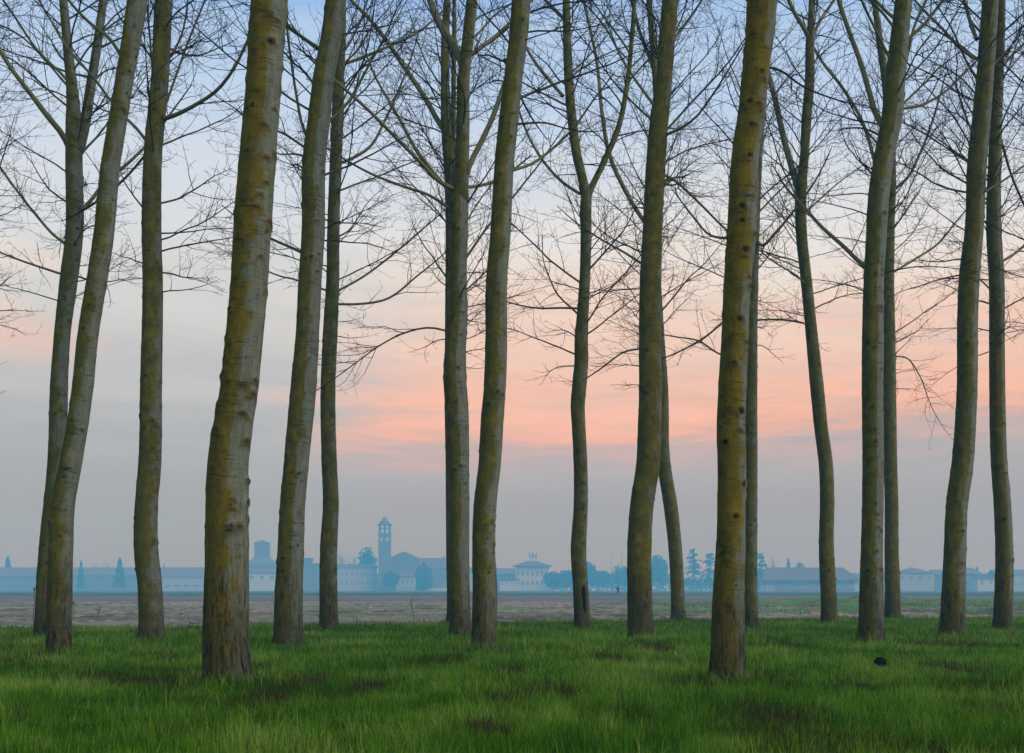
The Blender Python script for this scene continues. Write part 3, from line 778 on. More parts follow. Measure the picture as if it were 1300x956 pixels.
sp = rng.uniform(0, 1, len(X_)) > deadm * .6
dk_ = 19.2; xk_ = (1118 - CX) / F * dk_
open_ = (np.abs(X_ - xk_ * D_ / dk_) < .10 + .12 * fine_n) & (D_ < dk_ + .1) & (D_ > dk_ - 6.0)
H_ = np.where(open_, np.minimum(H_, rng.uniform(.045, .10, len(H_)) + .012 * (dk_ - D_)), H_)
tone = np.clip(.42 + 1.0 * (cl - .5) + .9 * (cf - .5) + rng.normal(0, .24, len(X_)), 0, 1)
W_ = .0058 * (np.maximum(D_, 8) / 12) ** .75 * rng.uniform(.7, 1.4, len(X_))
blades('grass', X_[sp], D_[sp], np.full(sp.sum(), -.005), H_[sp], W_[sp], tone[sp], dead[sp], GRASS, 'fresh green grass under the poplars')
print('blades', sp.sum())

# longer tufts and litter crowding the feet of the poplars
TX, TY, TH, TT, TD = [], [], [], [], []
for o_ in [o for o in COL.objects if o.get('category') == 'tree' and o.get('group') == POP]:
    bx, by = o_.location.x, o_.location.y
    n_ = 1100 if by < 26 else 520
    ang_ = rng.uniform(0, 2 * np.pi, n_); rad_ = .20 + np.abs(rng.normal(0, .22, n_))
    lump = fbm(np.cos(ang_) * 2 + bx, np.sin(ang_) * 2, by, 2)
    kk_ = lump > .42
    TX.append((bx + np.cos(ang_) * rad_)[kk_]); TY.append((by + np.sin(ang_) * rad_)[kk_])
    TH.append((rng.uniform(.10, .30, n_) * (.3 + 1.3 * lump))[kk_]); TT.append(rng.uniform(.1, 1, n_)[kk_])
    TD.append(((rng.uniform(0, 1, n_) < .40) * rng.uniform(.5, 1, n_))[kk_])
TX, TY, TH, TT, TD = [np.concatenate(v) for v in (TX, TY, TH, TT, TD)]
blades('grass_tufts', TX, TY, np.zeros(len(TX)), TH, .0075 * (TY / 12) ** .6 * rng.uniform(.7, 1.5, len(TX)), TT, TD, GRASS, 'longer grass tufts round the feet of the poplars')

# sparse weeds over the rough corner and along the clods
WEED = grass_material('rough_weeds', [(.06, .13, .04), (.09, .18, .06), (.13, .22, .09), (.2, .24, .13)], (.20, .15, .10))
n = 60000
Dw = rng.uniform(40, 122, n) ; Xw = rng.uniform(-.46, .48, n) * Dw
wm = np.clip((Xw / Dw - .12 + .25 * (fbm(Xw * .08, Dw * .08, 1., 3) - .5)) / .05, 0, 1) * np.clip((Dw - 56) / 5, 0, 1)
near_e = np.clip(1 - (Dw - edge_d(Xw, Dw)) / 4.0, 0, 1) * (Dw > edge_d(Xw, Dw))
wm = np.maximum(wm * np.clip((fbm(Xw * .45, Dw * .45, 70., 3) - .38) * 5, 0, 1), near_e * .5 * (fbm(Xw * .9, Dw * .9, 3., 2) > .5))
kp = rng.uniform(0, 1, n) < np.maximum(wm, .006)
Xw, Dw = Xw[kp], Dw[kp]
blades('weeds', Xw, Dw, soil_z(Xw, Dw), rng.uniform(.06, .24, len(Xw)), np.full(len(Xw), .035) * rng.uniform(.5, 1.3, len(Xw)), rng.uniform(0, 1, len(Xw)),
       (rng.uniform(0, 1, len(Xw)) < .25) * 1.0, WEED, 'rough weeds on the damp corner of the field')


# ---------------------------------------------------------------- small things in the field
def stick(name, label, cat, p0, p1, r, knob=None, matr=M_WOOD, twig=0):
    o0 = np.array(p0)
    T = Tubes()
    pts = np.linspace(p0, p1, 7) + rng.normal(0, .008, (7, 3))
    T.add(pts, r * np.linspace(1.1, .8, 7), 8)
    for i in range(twig):
        t = rng.uniform(.4, .95); b = np.array(p0) * (1 - t) + np.array(p1) * t
        P, D = curve(b, unit(np.array([rng.normal(), rng.normal() * .4, 1.0])), rng.uniform(.15, .45), 5, .15, .1)
        T.add(P, np.linspace(r * .6, r * .3, 5), 4)
    if knob:
        kp = np.array([np.array(p1) + np.array([0, 0, v]) for v in (-.02, 0, .05, .09, .1)])
        T.add(kp, np.array([r, knob, knob, knob * .8, .004]), 8)
    V_, F_, R_ = T.arrays()
    o = np_mesh(name, V_ - o0, F_, 4, matr, smooth=True, attrs={'rad': ('FLOAT', R_)}, loc=o0)
    return tag(o, label, cat)


def gp(px, d): return np.array([(px - CX) / F * d, d, 0.0])


stick('stake', 'thin wooden stake standing in the field edge left of the far-left trunks', 'stake', gp(43, 40), gp(43.6, 40) + [0, 0, 1.17], .018, .035)
stick('stake', 'short stake with a dark cap right of the far-left leaning trunk', 'stake', gp(93.6, 52), gp(93.2, 52) + [0, 0, .62], .016, .05)
stick('dry_stalk', 'thin bare stalk leaning left on the ploughed soil below the church', 'stalk', gp(527, 47), gp(521, 47) + [0, 0, .85], .018, None, M_WOOD, 3)
stick('dry_stalk', 'small bare dry weed sticking up from the soil right of the far-left trunks', 'stalk', gp(120, 46), gp(128, 46) + [0, 0, .6], .012, None, M_WOOD, 7)

# dark round clod in the grass
u_, v_ = np.meshgrid(np.linspace(0, 2 * np.pi, 24, endpoint=False), np.linspace(-np.pi / 2, np.pi / 2, 14))
rr_ = .078 * (1 + .9 * (fbm(np.cos(u_) * 2 + 5, np.sin(u_) * 2, v_ * 2, 3) - .5))
Vc = np.stack([rr_ * np.cos(u_) * np.cos(v_) * 1.1, rr_ * np.sin(u_) * np.cos(v_), rr_ * np.sin(v_) * .9], -1)
ii = np.arange(14 * 24).reshape(14, 24)
qq = np.stack([ii[:-1], np.roll(ii, -1, 1)[:-1], np.roll(ii, -1, 1)[1:], ii[1:]], -1)
dcl = 19.2
tag(np_mesh('earth_clod', Vc.reshape(-1, 3), qq.reshape(-1, 4), 4, M_BLACK, loc=(((1118 - CX) / F * dcl), dcl, .10)),
    'small round black clod in the grass right of the white-striped trunk', 'clod')


# ---------------------------------------------------------------- the town in the haze
KT = 1.35      # how far out the town lies; sizes below are for 800 m
def boxes_mesh(name, bxs, m, parent):
    Vs, Fs = [], []
    for k, (x0, x1, y0, y1, z0, z1) in enumerate(bxs):
        Vs += [(x0, y0, z0), (x1, y0, z0), (x1, y1, z0), (x0, y1, z0), (x0, y0, z1), (x1, y0, z1), (x1, y1, z1), (x0, y1, z1)]
        b = k * 8
        for f in ((0, 3, 2, 1), (4, 5, 6, 7), (0, 1, 5, 4), (1, 2, 6, 5), (2, 3, 7, 6), (3, 0, 4, 7)): Fs += [b + i for i in f]
    return np_mesh(name, np.array(Vs, float), Fs, 4, m, parent, smooth=False)


def poly_mesh(name, V, F_, m, parent):
    me = bpy.data.meshes.new(name); me.from_pydata([tuple(v) for v in V], [], F_); me.materials.append(m)
    o = bpy.data.objects.new(name, me); COL.objects.link(o); o.parent = parent
    return o


def roof_mesh(kind, w, dp, ze, zr, ov, m, parent, flat=0.0):
    a, b = w / 2 + ov, dp / 2 + ov; t = .35
    if kind == 'hip':
        f = flat / 2 if flat else max(.3, (w - dp) / 2 if w > dp else .3)
        V = [(-a, -b, ze), (a, -b, ze), (a, b, ze), (-a, b, ze), (-a, -b, ze + t), (a, -b, ze + t), (a, b, ze + t), (-a, b, ze + t),
             (-f, -.4, zr), (f, -.4, zr), (f, .4, zr), (-f, .4, zr)]
        Fc = [(0, 3, 2, 1), (0, 1, 5, 4), (1, 2, 6, 5), (2, 3, 7, 6), (3, 0, 4, 7), (4, 5, 9, 8), (5, 6, 10, 9), (6, 7, 11, 10), (7, 4, 8, 11), (8, 9, 10, 11)]
    elif kind == 'gx':   # ridge runs left-right
        V = [(-a, -b, ze), (a, -b, ze), (a, b, ze), (-a, b, ze), (-a, -b, ze + t), (a, -b, ze + t), (a, b, ze + t), (-a, b, ze + t), (-a, 0, zr), (a, 0, zr)]
        Fc = [(0, 3, 2, 1), (0, 1, 5, 4), (2, 3, 7, 6), (4, 5, 9, 8), (6, 7, 8, 9), (0, 4, 8, 7, 3), (1, 2, 6, 9, 5)]
    elif kind == 'gy':   # gable faces the plantation
        V = [(-a, -b, ze), (a, -b, ze), (a, b, ze), (-a, b, ze), (-a, -b, ze + t), (a, -b, ze + t), (a, b, ze + t), (-a, b, ze + t), (0, -b, zr), (0, b, zr)]
        Fc = [(0, 3, 2, 1), (1, 2, 6, 5), (3, 0, 4, 7), (5, 6, 9, 8), (7, 4, 8, 9), (0, 1, 5, 8, 4), (2, 3, 7, 9, 6)]
    else:
        V = [(-a, -b, ze), (a, -b, ze), (a, b, ze), (-a, b, ze), (-a, -b, zr), (a, -b, zr), (a, b, zr), (-a, b, zr)]
        Fc = [(0, 3, 2, 1), (4, 5, 6, 7), (0, 1, 5, 4), (1, 2, 6, 5), (2, 3, 7, 6), (3, 0, 4, 7)]
    return poly_mesh('roof', V, Fc, m, parent)


def house(name, label, cat, x0, x1, y_eave, y_ridge, d, dp=12, kind='gx', wall=M_PLASTER, rows=(), chim=(), ov=.6, roofm=M_ROOF, group=None, flat=0, win=(1.2, 1.8), gable=False):
    d, dp, ov, win = d * KT, dp * KT, ov * KT, (win[0] * KT, win[1] * KT)
    k = d / F
    w = (x1 - x0) * k; xc = ((x0 + x1) / 2 - CX) * k
    hz = lambda py: EYE + (HY - py) * k
    root = empty(name, (xc, d + dp / 2, 0)); tag(root, label, cat, group)
    ze, zr = hz(y_eave), hz(y_ridge)
    boxes_mesh('wall', [(-w / 2, w / 2, -dp / 2, dp / 2, 0, ze)], wall, root)
    if gable:
        poly_mesh('gable_wall', [(-w / 2, -dp / 2 - .05, ze), (w / 2, -dp / 2 - .05, ze), (0, -dp / 2 - .05, zr - .3), (-w / 2, -dp / 2 + .3, ze), (w / 2, -dp / 2 + .3, ze), (0, -dp / 2 + .3, zr - .3)],
                  [(0, 1, 2), (3, 5, 4), (0, 2, 5, 3), (1, 4, 5, 2), (0, 3, 4, 1)], wall, root)
    rf = roof_mesh(kind, w, dp, ze + .02, zr, ov if not gable else .25, roofm, root, flat)
    for (cx, top) in chim:
        x = (cx - CX) * k - xc
        boxes_mesh('chimney', [(x - .7, x + .7, -.7, .7, ze, hz(top))], wall, rf)
    for (py, n_) in rows:
        zc = hz(py)
        for i in range(n_):
            x = -w / 2 + (i + .5) * w / n_
            fr = boxes_mesh('window', [(x - win[0] / 2, x + win[0] / 2, -dp / 2 - .12, -dp / 2 + .05, zc - win[1] / 2, zc + win[1] / 2)], M_GLASS, root)
    return root, k, xc


HG = 'houses of the hazy town'
house('farm_building', 'long low barn with a plain roof at the far left edge of the town', 'building', -60, 60, 732, 720, 820, 16, 'gx', M_STONE, rows=((742, 7),), group=HG)
house('farm_building', 'long flat-lined farm building between the far-left trunks and the third trunk', 'building', 90, 190, 731, 720, 830, 16, 'gx', M_STONE, rows=((741, 6),), group=HG)
house('farm_building', 'long striped barn with two pale bands between the third trunk and the thickest trunk', 'building', 196, 300, 733, 720, 820, 14, 'gx', M_PLASTER2, rows=((744, 9),), group=HG, win=(3.5, 1.6))
# brick tower with flared foot
k8 = 840 * KT / F
root = empty('brick_tower', ((331 - CX) * k8, 845 * KT, 0)); tag(root, 'square brick tower with a shallow roof right of the thickest trunk', 'tower')
wv = 17 * k8 / 2; z = lambda py: EYE + (HY - py) * k8
boxes_mesh('shaft', [(-wv, wv, -wv, wv, 0, z(689))], M_STONE, root)
poly_mesh('roof', [(-wv - .8, -wv - .8, z(689) + .02), (wv + .8, -wv - .8, z(689) + .02), (wv + .8, wv + .8, z(689) + .02), (-wv - .8, wv + .8, z(689) + .02), (0, 0, z(685))], [(0, 3, 2, 1), (0, 1, 4), (1, 2, 4), (2, 3, 4), (3, 0, 4)], M_ROOF, root)
poly_mesh('flared_base', [(-wv * 1.9, -wv * 1.9, 0), (wv * 1.9, -wv * 1.9, 0), (wv * 1.9, wv * 1.9, 0), (-wv * 1.9, wv * 1.9, 0), (-wv * 1.9, -wv * 1.9, z(716)), (wv * 1.9, -wv * 1.9, z(716)), (wv * 1.9, wv * 1.9, z(716)), (-wv * 1.9, wv * 1.9, z(716)), (-wv - .05, -wv - .05, z(707)), (wv + .05, -wv - .05, z(707)), (wv + .05, wv + .05, z(707)), (-wv - .05, wv + .05, z(707))],
          [(0, 1, 5, 4), (1, 2, 6, 5), (2, 3, 7, 6), (3, 0, 4, 7), (4, 5, 9, 8), (5, 6, 10, 9), (6, 7, 11, 10), (7, 4, 8, 11), (0, 3, 2, 1), (8, 9, 10, 11)], M_STONE, root)
house('house', 'pale low house with two upper windows in front of the square brick tower', 'house', 313, 352, 728, 721, 800, 12, 'gx', M_PLASTER, rows=((733, 3),), group=HG, win=(2.2, 2.2))
house('house', 'tall narrow house between the two trunks right of the brick tower', 'house', 380, 393, 712, 708, 810, 12, 'flat', M_STONE, rows=((722, 2), (734, 2)), group=HG)
house('farm_building', 'plain flat-roofed block between the leaning mossy trunk and the slender trunk', 'building', 393, 428, 717, 715, 815, 12, 'flat', M_STONE, rows=((730, 4),), group=HG)
house('house', 'wide two-storey house with many windows left of the church tower', 'house', 424, 476, 721, 716, 810, 12, 'gx', M_PLASTER2, rows=((729, 8), (740, 8)), group=HG)
# bell tower
kb = 800 * KT / F; zb = lambda py: EYE + (HY - py) * kb
root = empty('bell_tower', ((487.3 - CX) * kb, 806 * KT, 0)); tag(root, 'tall church bell tower with open belfry and small domed cap', 'tower')
wb = 15 * kb / 2
boxes_mesh('shaft', [(-wb, wb, -wb, wb, 0, zb(679.4))], M_STONE, root)
boxes_mesh('cornice', [(-wb - .45, wb + .45, -wb - .45, wb + .45, zb(679.4) + .01, zb(678.2))], M_STONE, root)
e = wb - .15
zl, zh = zb(678.2) + .01, zb(666)
c_ = 1.5
for (a0, a1) in ((-e, -e + c_), (e - c_, e)):
    for (b0, b1) in ((-e, -e + c_), (e - c_, e)):
        boxes_mesh('pillar', [(a0, a1, b0, b1, zl, zh)], M_STONE, root)
for yy_ in (-e + .1, e - 1.2):
    boxes_mesh('mullion', [(-.65, .65, yy_, yy_ + 1.1, zl, zh)], M_STONE, root)
for (zz0, zz1) in ((zb(671.4), zb(670)), (zl, zb(676.6))):
    for (a0, a1) in ((-e + c_ + .01, -.66), (.66, e - c_ - .01)):
        boxes_mesh('parapet', [(a0, a1, -e + .2, -e + .8, zz0, zz1)], M_STONE, root)
boxes_mesh('eave', [(-wb - 1.2, wb + 1.2, -wb - 1.2, wb + 1.2, zh + .01, zh + .7)], M_ROOF, root)
prof = [(wb, zh + .71), (wb * .97, zb(663)), (wb * .72, zb(661)), (wb * .52, zb(659.5)), (wb * .42, zb(658)), (wb * .36, zb(656.8)), (.15, zb(655.8))]
Vd = [(r_ * math.cos(i * math.pi / 4 + .39), r_ * math.sin(i * math.pi / 4 + .39), z_) for r_, z_ in prof for i in range(8)]
Fd = [(j * 8 + i, j * 8 + (i + 1) % 8, (j + 1) * 8 + (i + 1) % 8, (j + 1) * 8 + i) for j in range(len(prof) - 1) for i in range(8)]
poly_mesh('dome', Vd, Fd, M_ROOF, root)
for sx in (-1, 1):
    boxes_mesh('window', [(sx * 2.6 - 1.05, sx * 2.6 + 1.05, -wb - .12, -wb + .05, zb(687), zb(682))], M_PLASTER, root)
# church
house('church', 'large church nave with a gabled front right of the bell tower', 'church', 494, 531, 709, 700, 812, 34, 'gy', M_STONE, gable=True, rows=((722, 1),), win=(3, 3))
house('church_hall', 'long high-roofed hall joined to the right of the gabled church', 'building', 532, 568, 722, 708, 816, 16, 'gx', M_STONE, chim=((562, 705),), rows=((731, 3),))
house('house', 'small pale house in front of the church with bright windows', 'house', 503, 526, 733, 727, 790, 10, 'gx', M_PLASTER, rows=((738, 4),), group=HG)
house('garden_wall', 'low pale garden wall at the foot of the church hall', 'wall', 526, 570, 746, 745, 780, 1, 'flat', M_PLASTER, ov=.1)
house('house', 'narrow slice of a house seen between the two centre trunks', 'house', 588, 612, 726, 720, 810, 12, 'gx', M_PLASTER2, rows=((735, 3),), group=HG)
house('house', 'broad-roofed house immediately left of the villa', 'house', 625, 655, 729, 721, 830, 14, 'gx', M_STONE, rows=((735, 4),), group=HG)
house('shed', 'low annex with small windows at the foot of the villa', 'building', 634, 658, 737, 734.5, 792, 6, 'flat', M_PLASTER, rows=((741, 4),), win=(1.1, 1.1))
# villa
vr, kv, vxc = house('villa', 'pale square villa with a wide hipped roof and a small lantern on top', 'villa', 655, 697, 719, 711, 800, 20, 'hip', M_PLASTER, rows=((728, 7), (740, 7)), ov=2.3, flat=6, win=(1.3, 3.0))
zv = lambda py: EYE + (HY - py) * kv
lx = (677 - CX) * kv - vxc
lt = boxes_mesh('lantern', [(lx - 3.5, lx + 3.5, -3.5, 3.5, zv(712.5), zv(704.8)), (lx - 4.5, lx + 4.5, -4.5, 4.5, zv(704.8) + .01, zv(704))], M_PLASTER, vr)
for s_ in (-1, 0, 1):
    boxes_mesh('chimney', [(lx + s_ * 2.9 - .55, lx + s_ * 2.9 + .55, -.55, .55, zv(704) + .01, zv(700.8))], M_STONE, vr)
# long barn with portico on the right
k9 = 640 * KT / F; z9 = lambda py: EYE + (HY - py) * k9
root = empty('portico_barn', ((1033 - CX) * k9, 648 * KT, 0)); tag(root, 'long pale barn with deep dark roof and a row of portico pillars', 'barn')
hw = 62 * k9
boxes_mesh('wall', [(-hw, hw, 0, 7, 0, z9(736))], M_PLASTER, root)
poly_mesh('roof', [(-hw - 1, -5, z9(737)), (hw + 1, -5, z9(737)), (hw + 1, 9, z9(737)), (-hw - 1, 9, z9(737)), (-hw - 1, -5, z9(736)), (hw + 1, -5, z9(736)), (hw + 1, 9, z9(736)), (-hw - 1, 9, z9(736)), (-hw + 3, 3, z9(720)), (hw - 10, 3, z9(720))],
          [(0, 3, 2, 1), (0, 1, 5, 4), (1, 2, 6, 5), (2, 3, 7, 6), (3, 0, 4, 7), (4, 5, 9, 8), (6, 7, 8, 9), (5, 6, 9), (7, 4, 8)], M_ROOF, root)
for pxl in (973, 994, 1008, 1013, 1021, 1034, 1048, 1060, 1073, 1086):
    x = (pxl - 1033) * k9
    boxes_mesh('pillar', [(x - .3, x + .3, -4.2, -3.6, 0, z9(737) - .02)], M_WOOD, root)
boxes_mesh('hay_rack', [(-hw + 8, hw - 4, -4.9, -4.4, 0, z9(746.5))], M_WOOD, root)
house('house', 'hip-roofed house with roof aerial between the white-striped trunk and far-right pair', 'house', 1139, 1186, 728, 721, 700, 14, 'hip', M_PLASTER2, rows=((734, 4),), chim=((1161, 719.5), (1172, 721.5)), group=HG, flat=4, win=(1.5, 2.2))
house('house', 'plain wide-roofed house behind the left trunk of the far-right pair', 'house', 1186, 1224, 731, 723, 720, 12, 'gx', M_STONE, rows=((739, 4),), group=HG)
house('house', 'broad dark-roofed house left inside the gap of the far-right pair of trunks', 'house', 1220, 1246, 729, 720.5, 730, 14, 'hip', M_STONE, rows=((736, 3),), chim=((1246, 720),), group=HG, flat=8)
house('house', 'small gable-fronted pale house in the gap of the far-right pair of trunks', 'house', 1241, 1264, 736, 728, 690, 12, 'gy', M_PLASTER, gable=True, rows=((739, 2),), group=HG, win=(1.2, 2.2))
house('house', 'flat-lined row house at the right edge beyond the last trunk', 'house', 1264, 1330, 730, 723, 720, 12, 'gx', M_PLASTER2, rows=((741, 7),), group=HG, chim=((1270, 722),))
stick('roof_aerial', 'thin aerial on the ridge of the hip-roofed house at right', 'aerial', at(1161.5, 722, 955), at(1161.5, 704, 955), .13, None, M_METAL)
stick('lattice_mast', 'thin mast left of the olive mossy trunk, above the hedge trees', 'mast', at(776, 750, 1050), at(776, 705, 1050), .19, None, M_METAL)
stick('lattice_mast', 'second thin mast close beside the olive mossy trunk', 'mast', at(789, 750, 1050), at(789, 702, 1050), .24, None, M_METAL)


# town trees
def clumps(n, fn, size):
    """small leaf sprays spread through a crown volume given by fn(u) -> points"""
    P = fn(n)
    a = rng.normal(0, 1, (n, 3)); a /= np.linalg.norm(a, axis=1, keepdims=True)
    b = np.cross(a, rng.normal(0, 1, (n, 3))); b /= np.linalg.norm(b, axis=1, keepdims=True)
    s_ = size * rng.uniform(.5, 1.3, (n, 1))
    V = np.stack([P + a * s_, P + b * s_ * .7, P - a * s_, P - b * s_ * .7], 1).reshape(-1, 3)
    return V, np.arange(4 * n)


def town_tree(name, label, shape, px, ytop, wpx, d, cat='tree', n=1500, yb=751, group='trees of the hazy town', ybase_crown=None):
    if d > 500: d = d * KT
    k = d / F
    H = (HY - ytop) * k + EYE; Wd = wpx * k / 2
    root = empty(name, ((px - CX) * k, d, 0)); tag(root, label, cat, group)
    T = Tubes()
    tz = np.linspace(0, H * .85, 6)
    T.add(np.stack([tz * 0 + rng.normal(0, .1, 6), tz * 0, tz], -1), np.linspace(.03, .01, 6) * H, 8)
    V_, F_, R_ = T.arrays(); np_mesh('trunk', V_, F_, 4, M_WOOD, root)

    def fn(n):
        th = rng.uniform(0, 2 * np.pi, n); u = rng.uniform(0, 1, n); rr = rng.uniform(0, 1, n) ** .45
        if shape == 'cone':
            z_ = H * (.1 + .9 * u ** 1.0); lay = 1 - .25 * (np.sin(z_ * 2.6 / max(1, H / 10)) > 0)
            r = Wd * (1 - u) ** .8 * rr * lay + .1
        elif shape == 'column':
            z_ = H * (.08 + .92 * u); r = Wd * rr * np.sqrt(np.clip(1 - (2 * u - .8) ** 4 * .4 - u ** 6, 0, 1))
        else:
            ph = np.arccos(rng.uniform(-1, 1, n))
            lob = 1 + .5 * (fbm(np.cos(th) * 2 + px, np.sin(th) * 2, ph * 2, 2) - .5) * 2
            z_ = H * .6 + H * .4 * np.cos(ph) * rr * lob; r = Wd * np.sin(ph) * rr * lob
            z_ = np.minimum(z_, H)
        return np.stack([np.cos(th) * r, np.sin(th) * r, z_], -1)
    if shape == 'cedar':
        Vs = []
        for i in range(95):
            t = rng.uniform(.12, .98)
            th = rng.uniform(0, 2 * np.pi); L = Wd * (1.25 - .85 * t) * rng.uniform(.55, 1.25)
            m_ = 70
            s_ = rng.uniform(.05, 1, m_)
            lift = rng.uniform(.1, .6) * (1 if t > .6 else .3)
            P = np.stack([np.cos(th) * L * s_, np.sin(th) * L * s_, H * t + lift * L * s_ - .35 * L * s_ ** 3], -1) + rng.normal(0, .22, (m_, 3)) * np.array([1, 1, .8])
            P[:, 2] -= np.abs(rng.normal(0, .35, m_)) * s_ * (1.2 - t)
            Vs.append(P)
        P = np.concatenate(Vs)
        V_, F_ = clumps(len(P), lambda n: P, .5)
    elif shape == 'bare':
        T = Tubes()
        for i in range(26):
            z0 = H * rng.uniform(.3, .8)
            az = rng.uniform(0, 6.28); el = R(rng.uniform(35, 70))
            grow(T, np.array([0., 0., z0]), np.array([math.cos(az) * math.cos(el), math.sin(az) * math.cos(el), math.sin(el)]), H * .32, .12, 0, 2, 5.0, 1.0, .03)
        V_, F_, R_ = T.arrays(); np_mesh('crown', V_, F_, 4, M_WOOD, root); return root
    else:
        V_, F_ = clumps(n, fn, max(.35, .085 * Wd + .3) if d > 500 else .12)
    np_mesh('crown', V_, F_, 4, M_LEAF, root, smooth=False)
    return root


town_tree('fir_tree', 'cone-shaped fir rising behind the barn at the far left edge', 'cone', 10, 707, 22, 850)
town_tree('fir_tree', 'small pointed fir just right of the far-left leaning trunk', 'cone', 103, 712, 12, 780)
town_tree('fir_tree', 'narrow fir with a sharp tip left of the third trunk', 'cone', 152, 709, 22, 770, n=1100)
town_tree('bare_tree', 'hazy bare tree between the small pointed fir and the sharp-tipped fir', 'bare', 124, 714, 30, 840)
town_tree('bare_tree', 'hazy bare tree close to the left of the sharp-tipped fir', 'bare', 138, 713, 30, 850)
town_tree('poplar', 'thin tree top right of the third trunk above the striped barn', 'column', 208, 715, 6, 850, n=400)
town_tree('round_tree', 'loose tree left of the square brick tower foot', 'round', 316, 712, 18, 860, n=900)
town_tree('round_tree', 'loose tree right of the square brick tower foot', 'round', 349, 711, 20, 860, n=900)
town_tree('bare_tree', 'spiky bare tree right of the slender far poplar', 'bare', 435, 699, 22, 830)
town_tree('bare_tree', 'spiky bare tree left of the round dark tree beside the bell tower', 'bare', 450, 702, 22, 830)
town_tree('round_tree', 'round dense dark tree directly left of the bell tower', 'round', 466, 695, 22, 822, n=2600)
town_tree('round_tree', 'dark bushy tree at the foot of the bell tower', 'round', 496, 725, 24, 785, n=1500)
town_tree('cypress_tree', 'tall dark rounded cypress before the church hall', 'column', 538, 714, 22, 775, n=2200)
town_tree('round_tree', 'low dark tree covering the right corner of the villa', 'round', 702, 726, 26, 770, n=1600)
town_tree('round_tree', 'dark bushy tree touching the left side of the hollow trunk', 'round', 720, 724, 26, 790, n=1600)
town_tree('round_tree', 'tallest bushy tree touching the right side of the hollow trunk', 'round', 745, 713, 24, 800, n=2000)
town_tree('round_tree', 'lower bushy tree in the dip right of the hollow trunk', 'round', 765, 725, 26, 800, n=1600)
town_tree('round_tree', 'bushy tree touching the left side of the olive mossy trunk', 'round', 793, 719, 28, 800, n=1800)
town_tree('round_tree', 'round-topped dark tree between the olive mossy trunk and the left-slanting one', 'round', 836, 705, 26, 780, n=2600)
town_tree('cedar_tree', 'cedar with spreading upturned boughs right of the left-slanting trunk', 'cedar', 881, 697, 28, 740)
town_tree('cedar_tree', 'second cedar touching the left edge of the large silver-patched trunk', 'cedar', 902, 702, 26, 750)
town_tree('cedar_tree', 'cedar right of the large silver-patched trunk, left of the portico barn', 'cedar', 966, 702, 22, 750)
town_tree('bare_tree', 'hazy bare tree above the left end of the portico barn', 'bare', 982, 706, 22, 790)
town_tree('fir_tree', 'small fir above the roof of the portico barn', 'cone', 1001, 709, 14, 760)
town_tree('round_tree', 'low tree top above the portico barn right of the small fir', 'round', 1016, 714, 16, 790, n=900)
town_tree('round_tree', 'tree between the portico barn and the house with the roof aerial', 'round', 1105, 724, 30, 760, n=1200)
town_tree('shrub', 'small dark bush standing alone in the far field left of the olive mossy trunk', 'round', 784.5, 744.5, 3.6, 330, cat='bush', n=500, group='bushes in the field')

# belt of woods closing the gaps behind the houses
xs = rng.uniform(-600, 600, 26000)
yy = 1195 + rng.uniform(-14, 14, len(xs))
ht = 14 + 6 * (fbm(xs * .03, xs * 0, 4., 4) - .45) * 2
zz = ht * rng.uniform(0, 1, len(xs)) ** .8
P_ = np.stack([xs, yy, zz], -1)
V_, F_ = clumps(len(xs), lambda n: P_, 1.5)
tag(np_mesh('woodland', V_, F_, 4, M_LEAF, smooth=False), 'low belt of hazy woods behind the houses of the town', None, None, 'stuff')

# ---------------------------------------------------------------- the air
HAZE_TOP, HAZE_END = 70.0, 1290.0
SIG = np.array([.00015, .00067, .00122])            # scattering per metre, more of the blue
INF = np.array([.42, .45, .515])                     # colour thick haze settles to under this sky
dens = SIG.max()
hb_ = [(-900, 900, -100, HAZE_END, -1.0, HAZE_TOP)]
hz = boxes_mesh('haze', hb_, None, None)
m = bpy.data.materials.new('evening_haze'); m.use_nodes = True; nt = m.node_tree; nt.nodes.clear()
out = nt.nodes.new('ShaderNodeOutputMaterial'); pv = nt.nodes.new('ShaderNodeVolumePrincipled')
pv.inputs['Color'].default_value = (*(SIG / dens), 1)
pv.inputs['Absorption Color'].default_value = (1, 1, 1, 1)
pv.inputs['Density'].default_value = dens
pv.inputs['Anisotropy'].default_value = 0.0
nt.links.new(pv.outputs[0], out.inputs['Volume'])
hz.data.materials.append(m)
tag(hz, 'blue evening haze lying over the fields and the town', None, None, 'stuff')

# ---------------------------------------------------------------- sky
def lin(c):
    c = np.array(c) / 255.0
    return np.where(c <= .04045, c / 12.92, ((c + .055) / 1.055) ** 2.4)


def unhaze(row, c):
    t = max((HY - row) / F, 1e-4); e = math.atan(t)
    s = min((HAZE_TOP - EYE) / math.sin(e), HAZE_END / math.cos(e))
    T_ = np.exp(-SIG * s)
    return np.clip((lin(c) - INF * (1 - T_)) / T_, .02, 3)


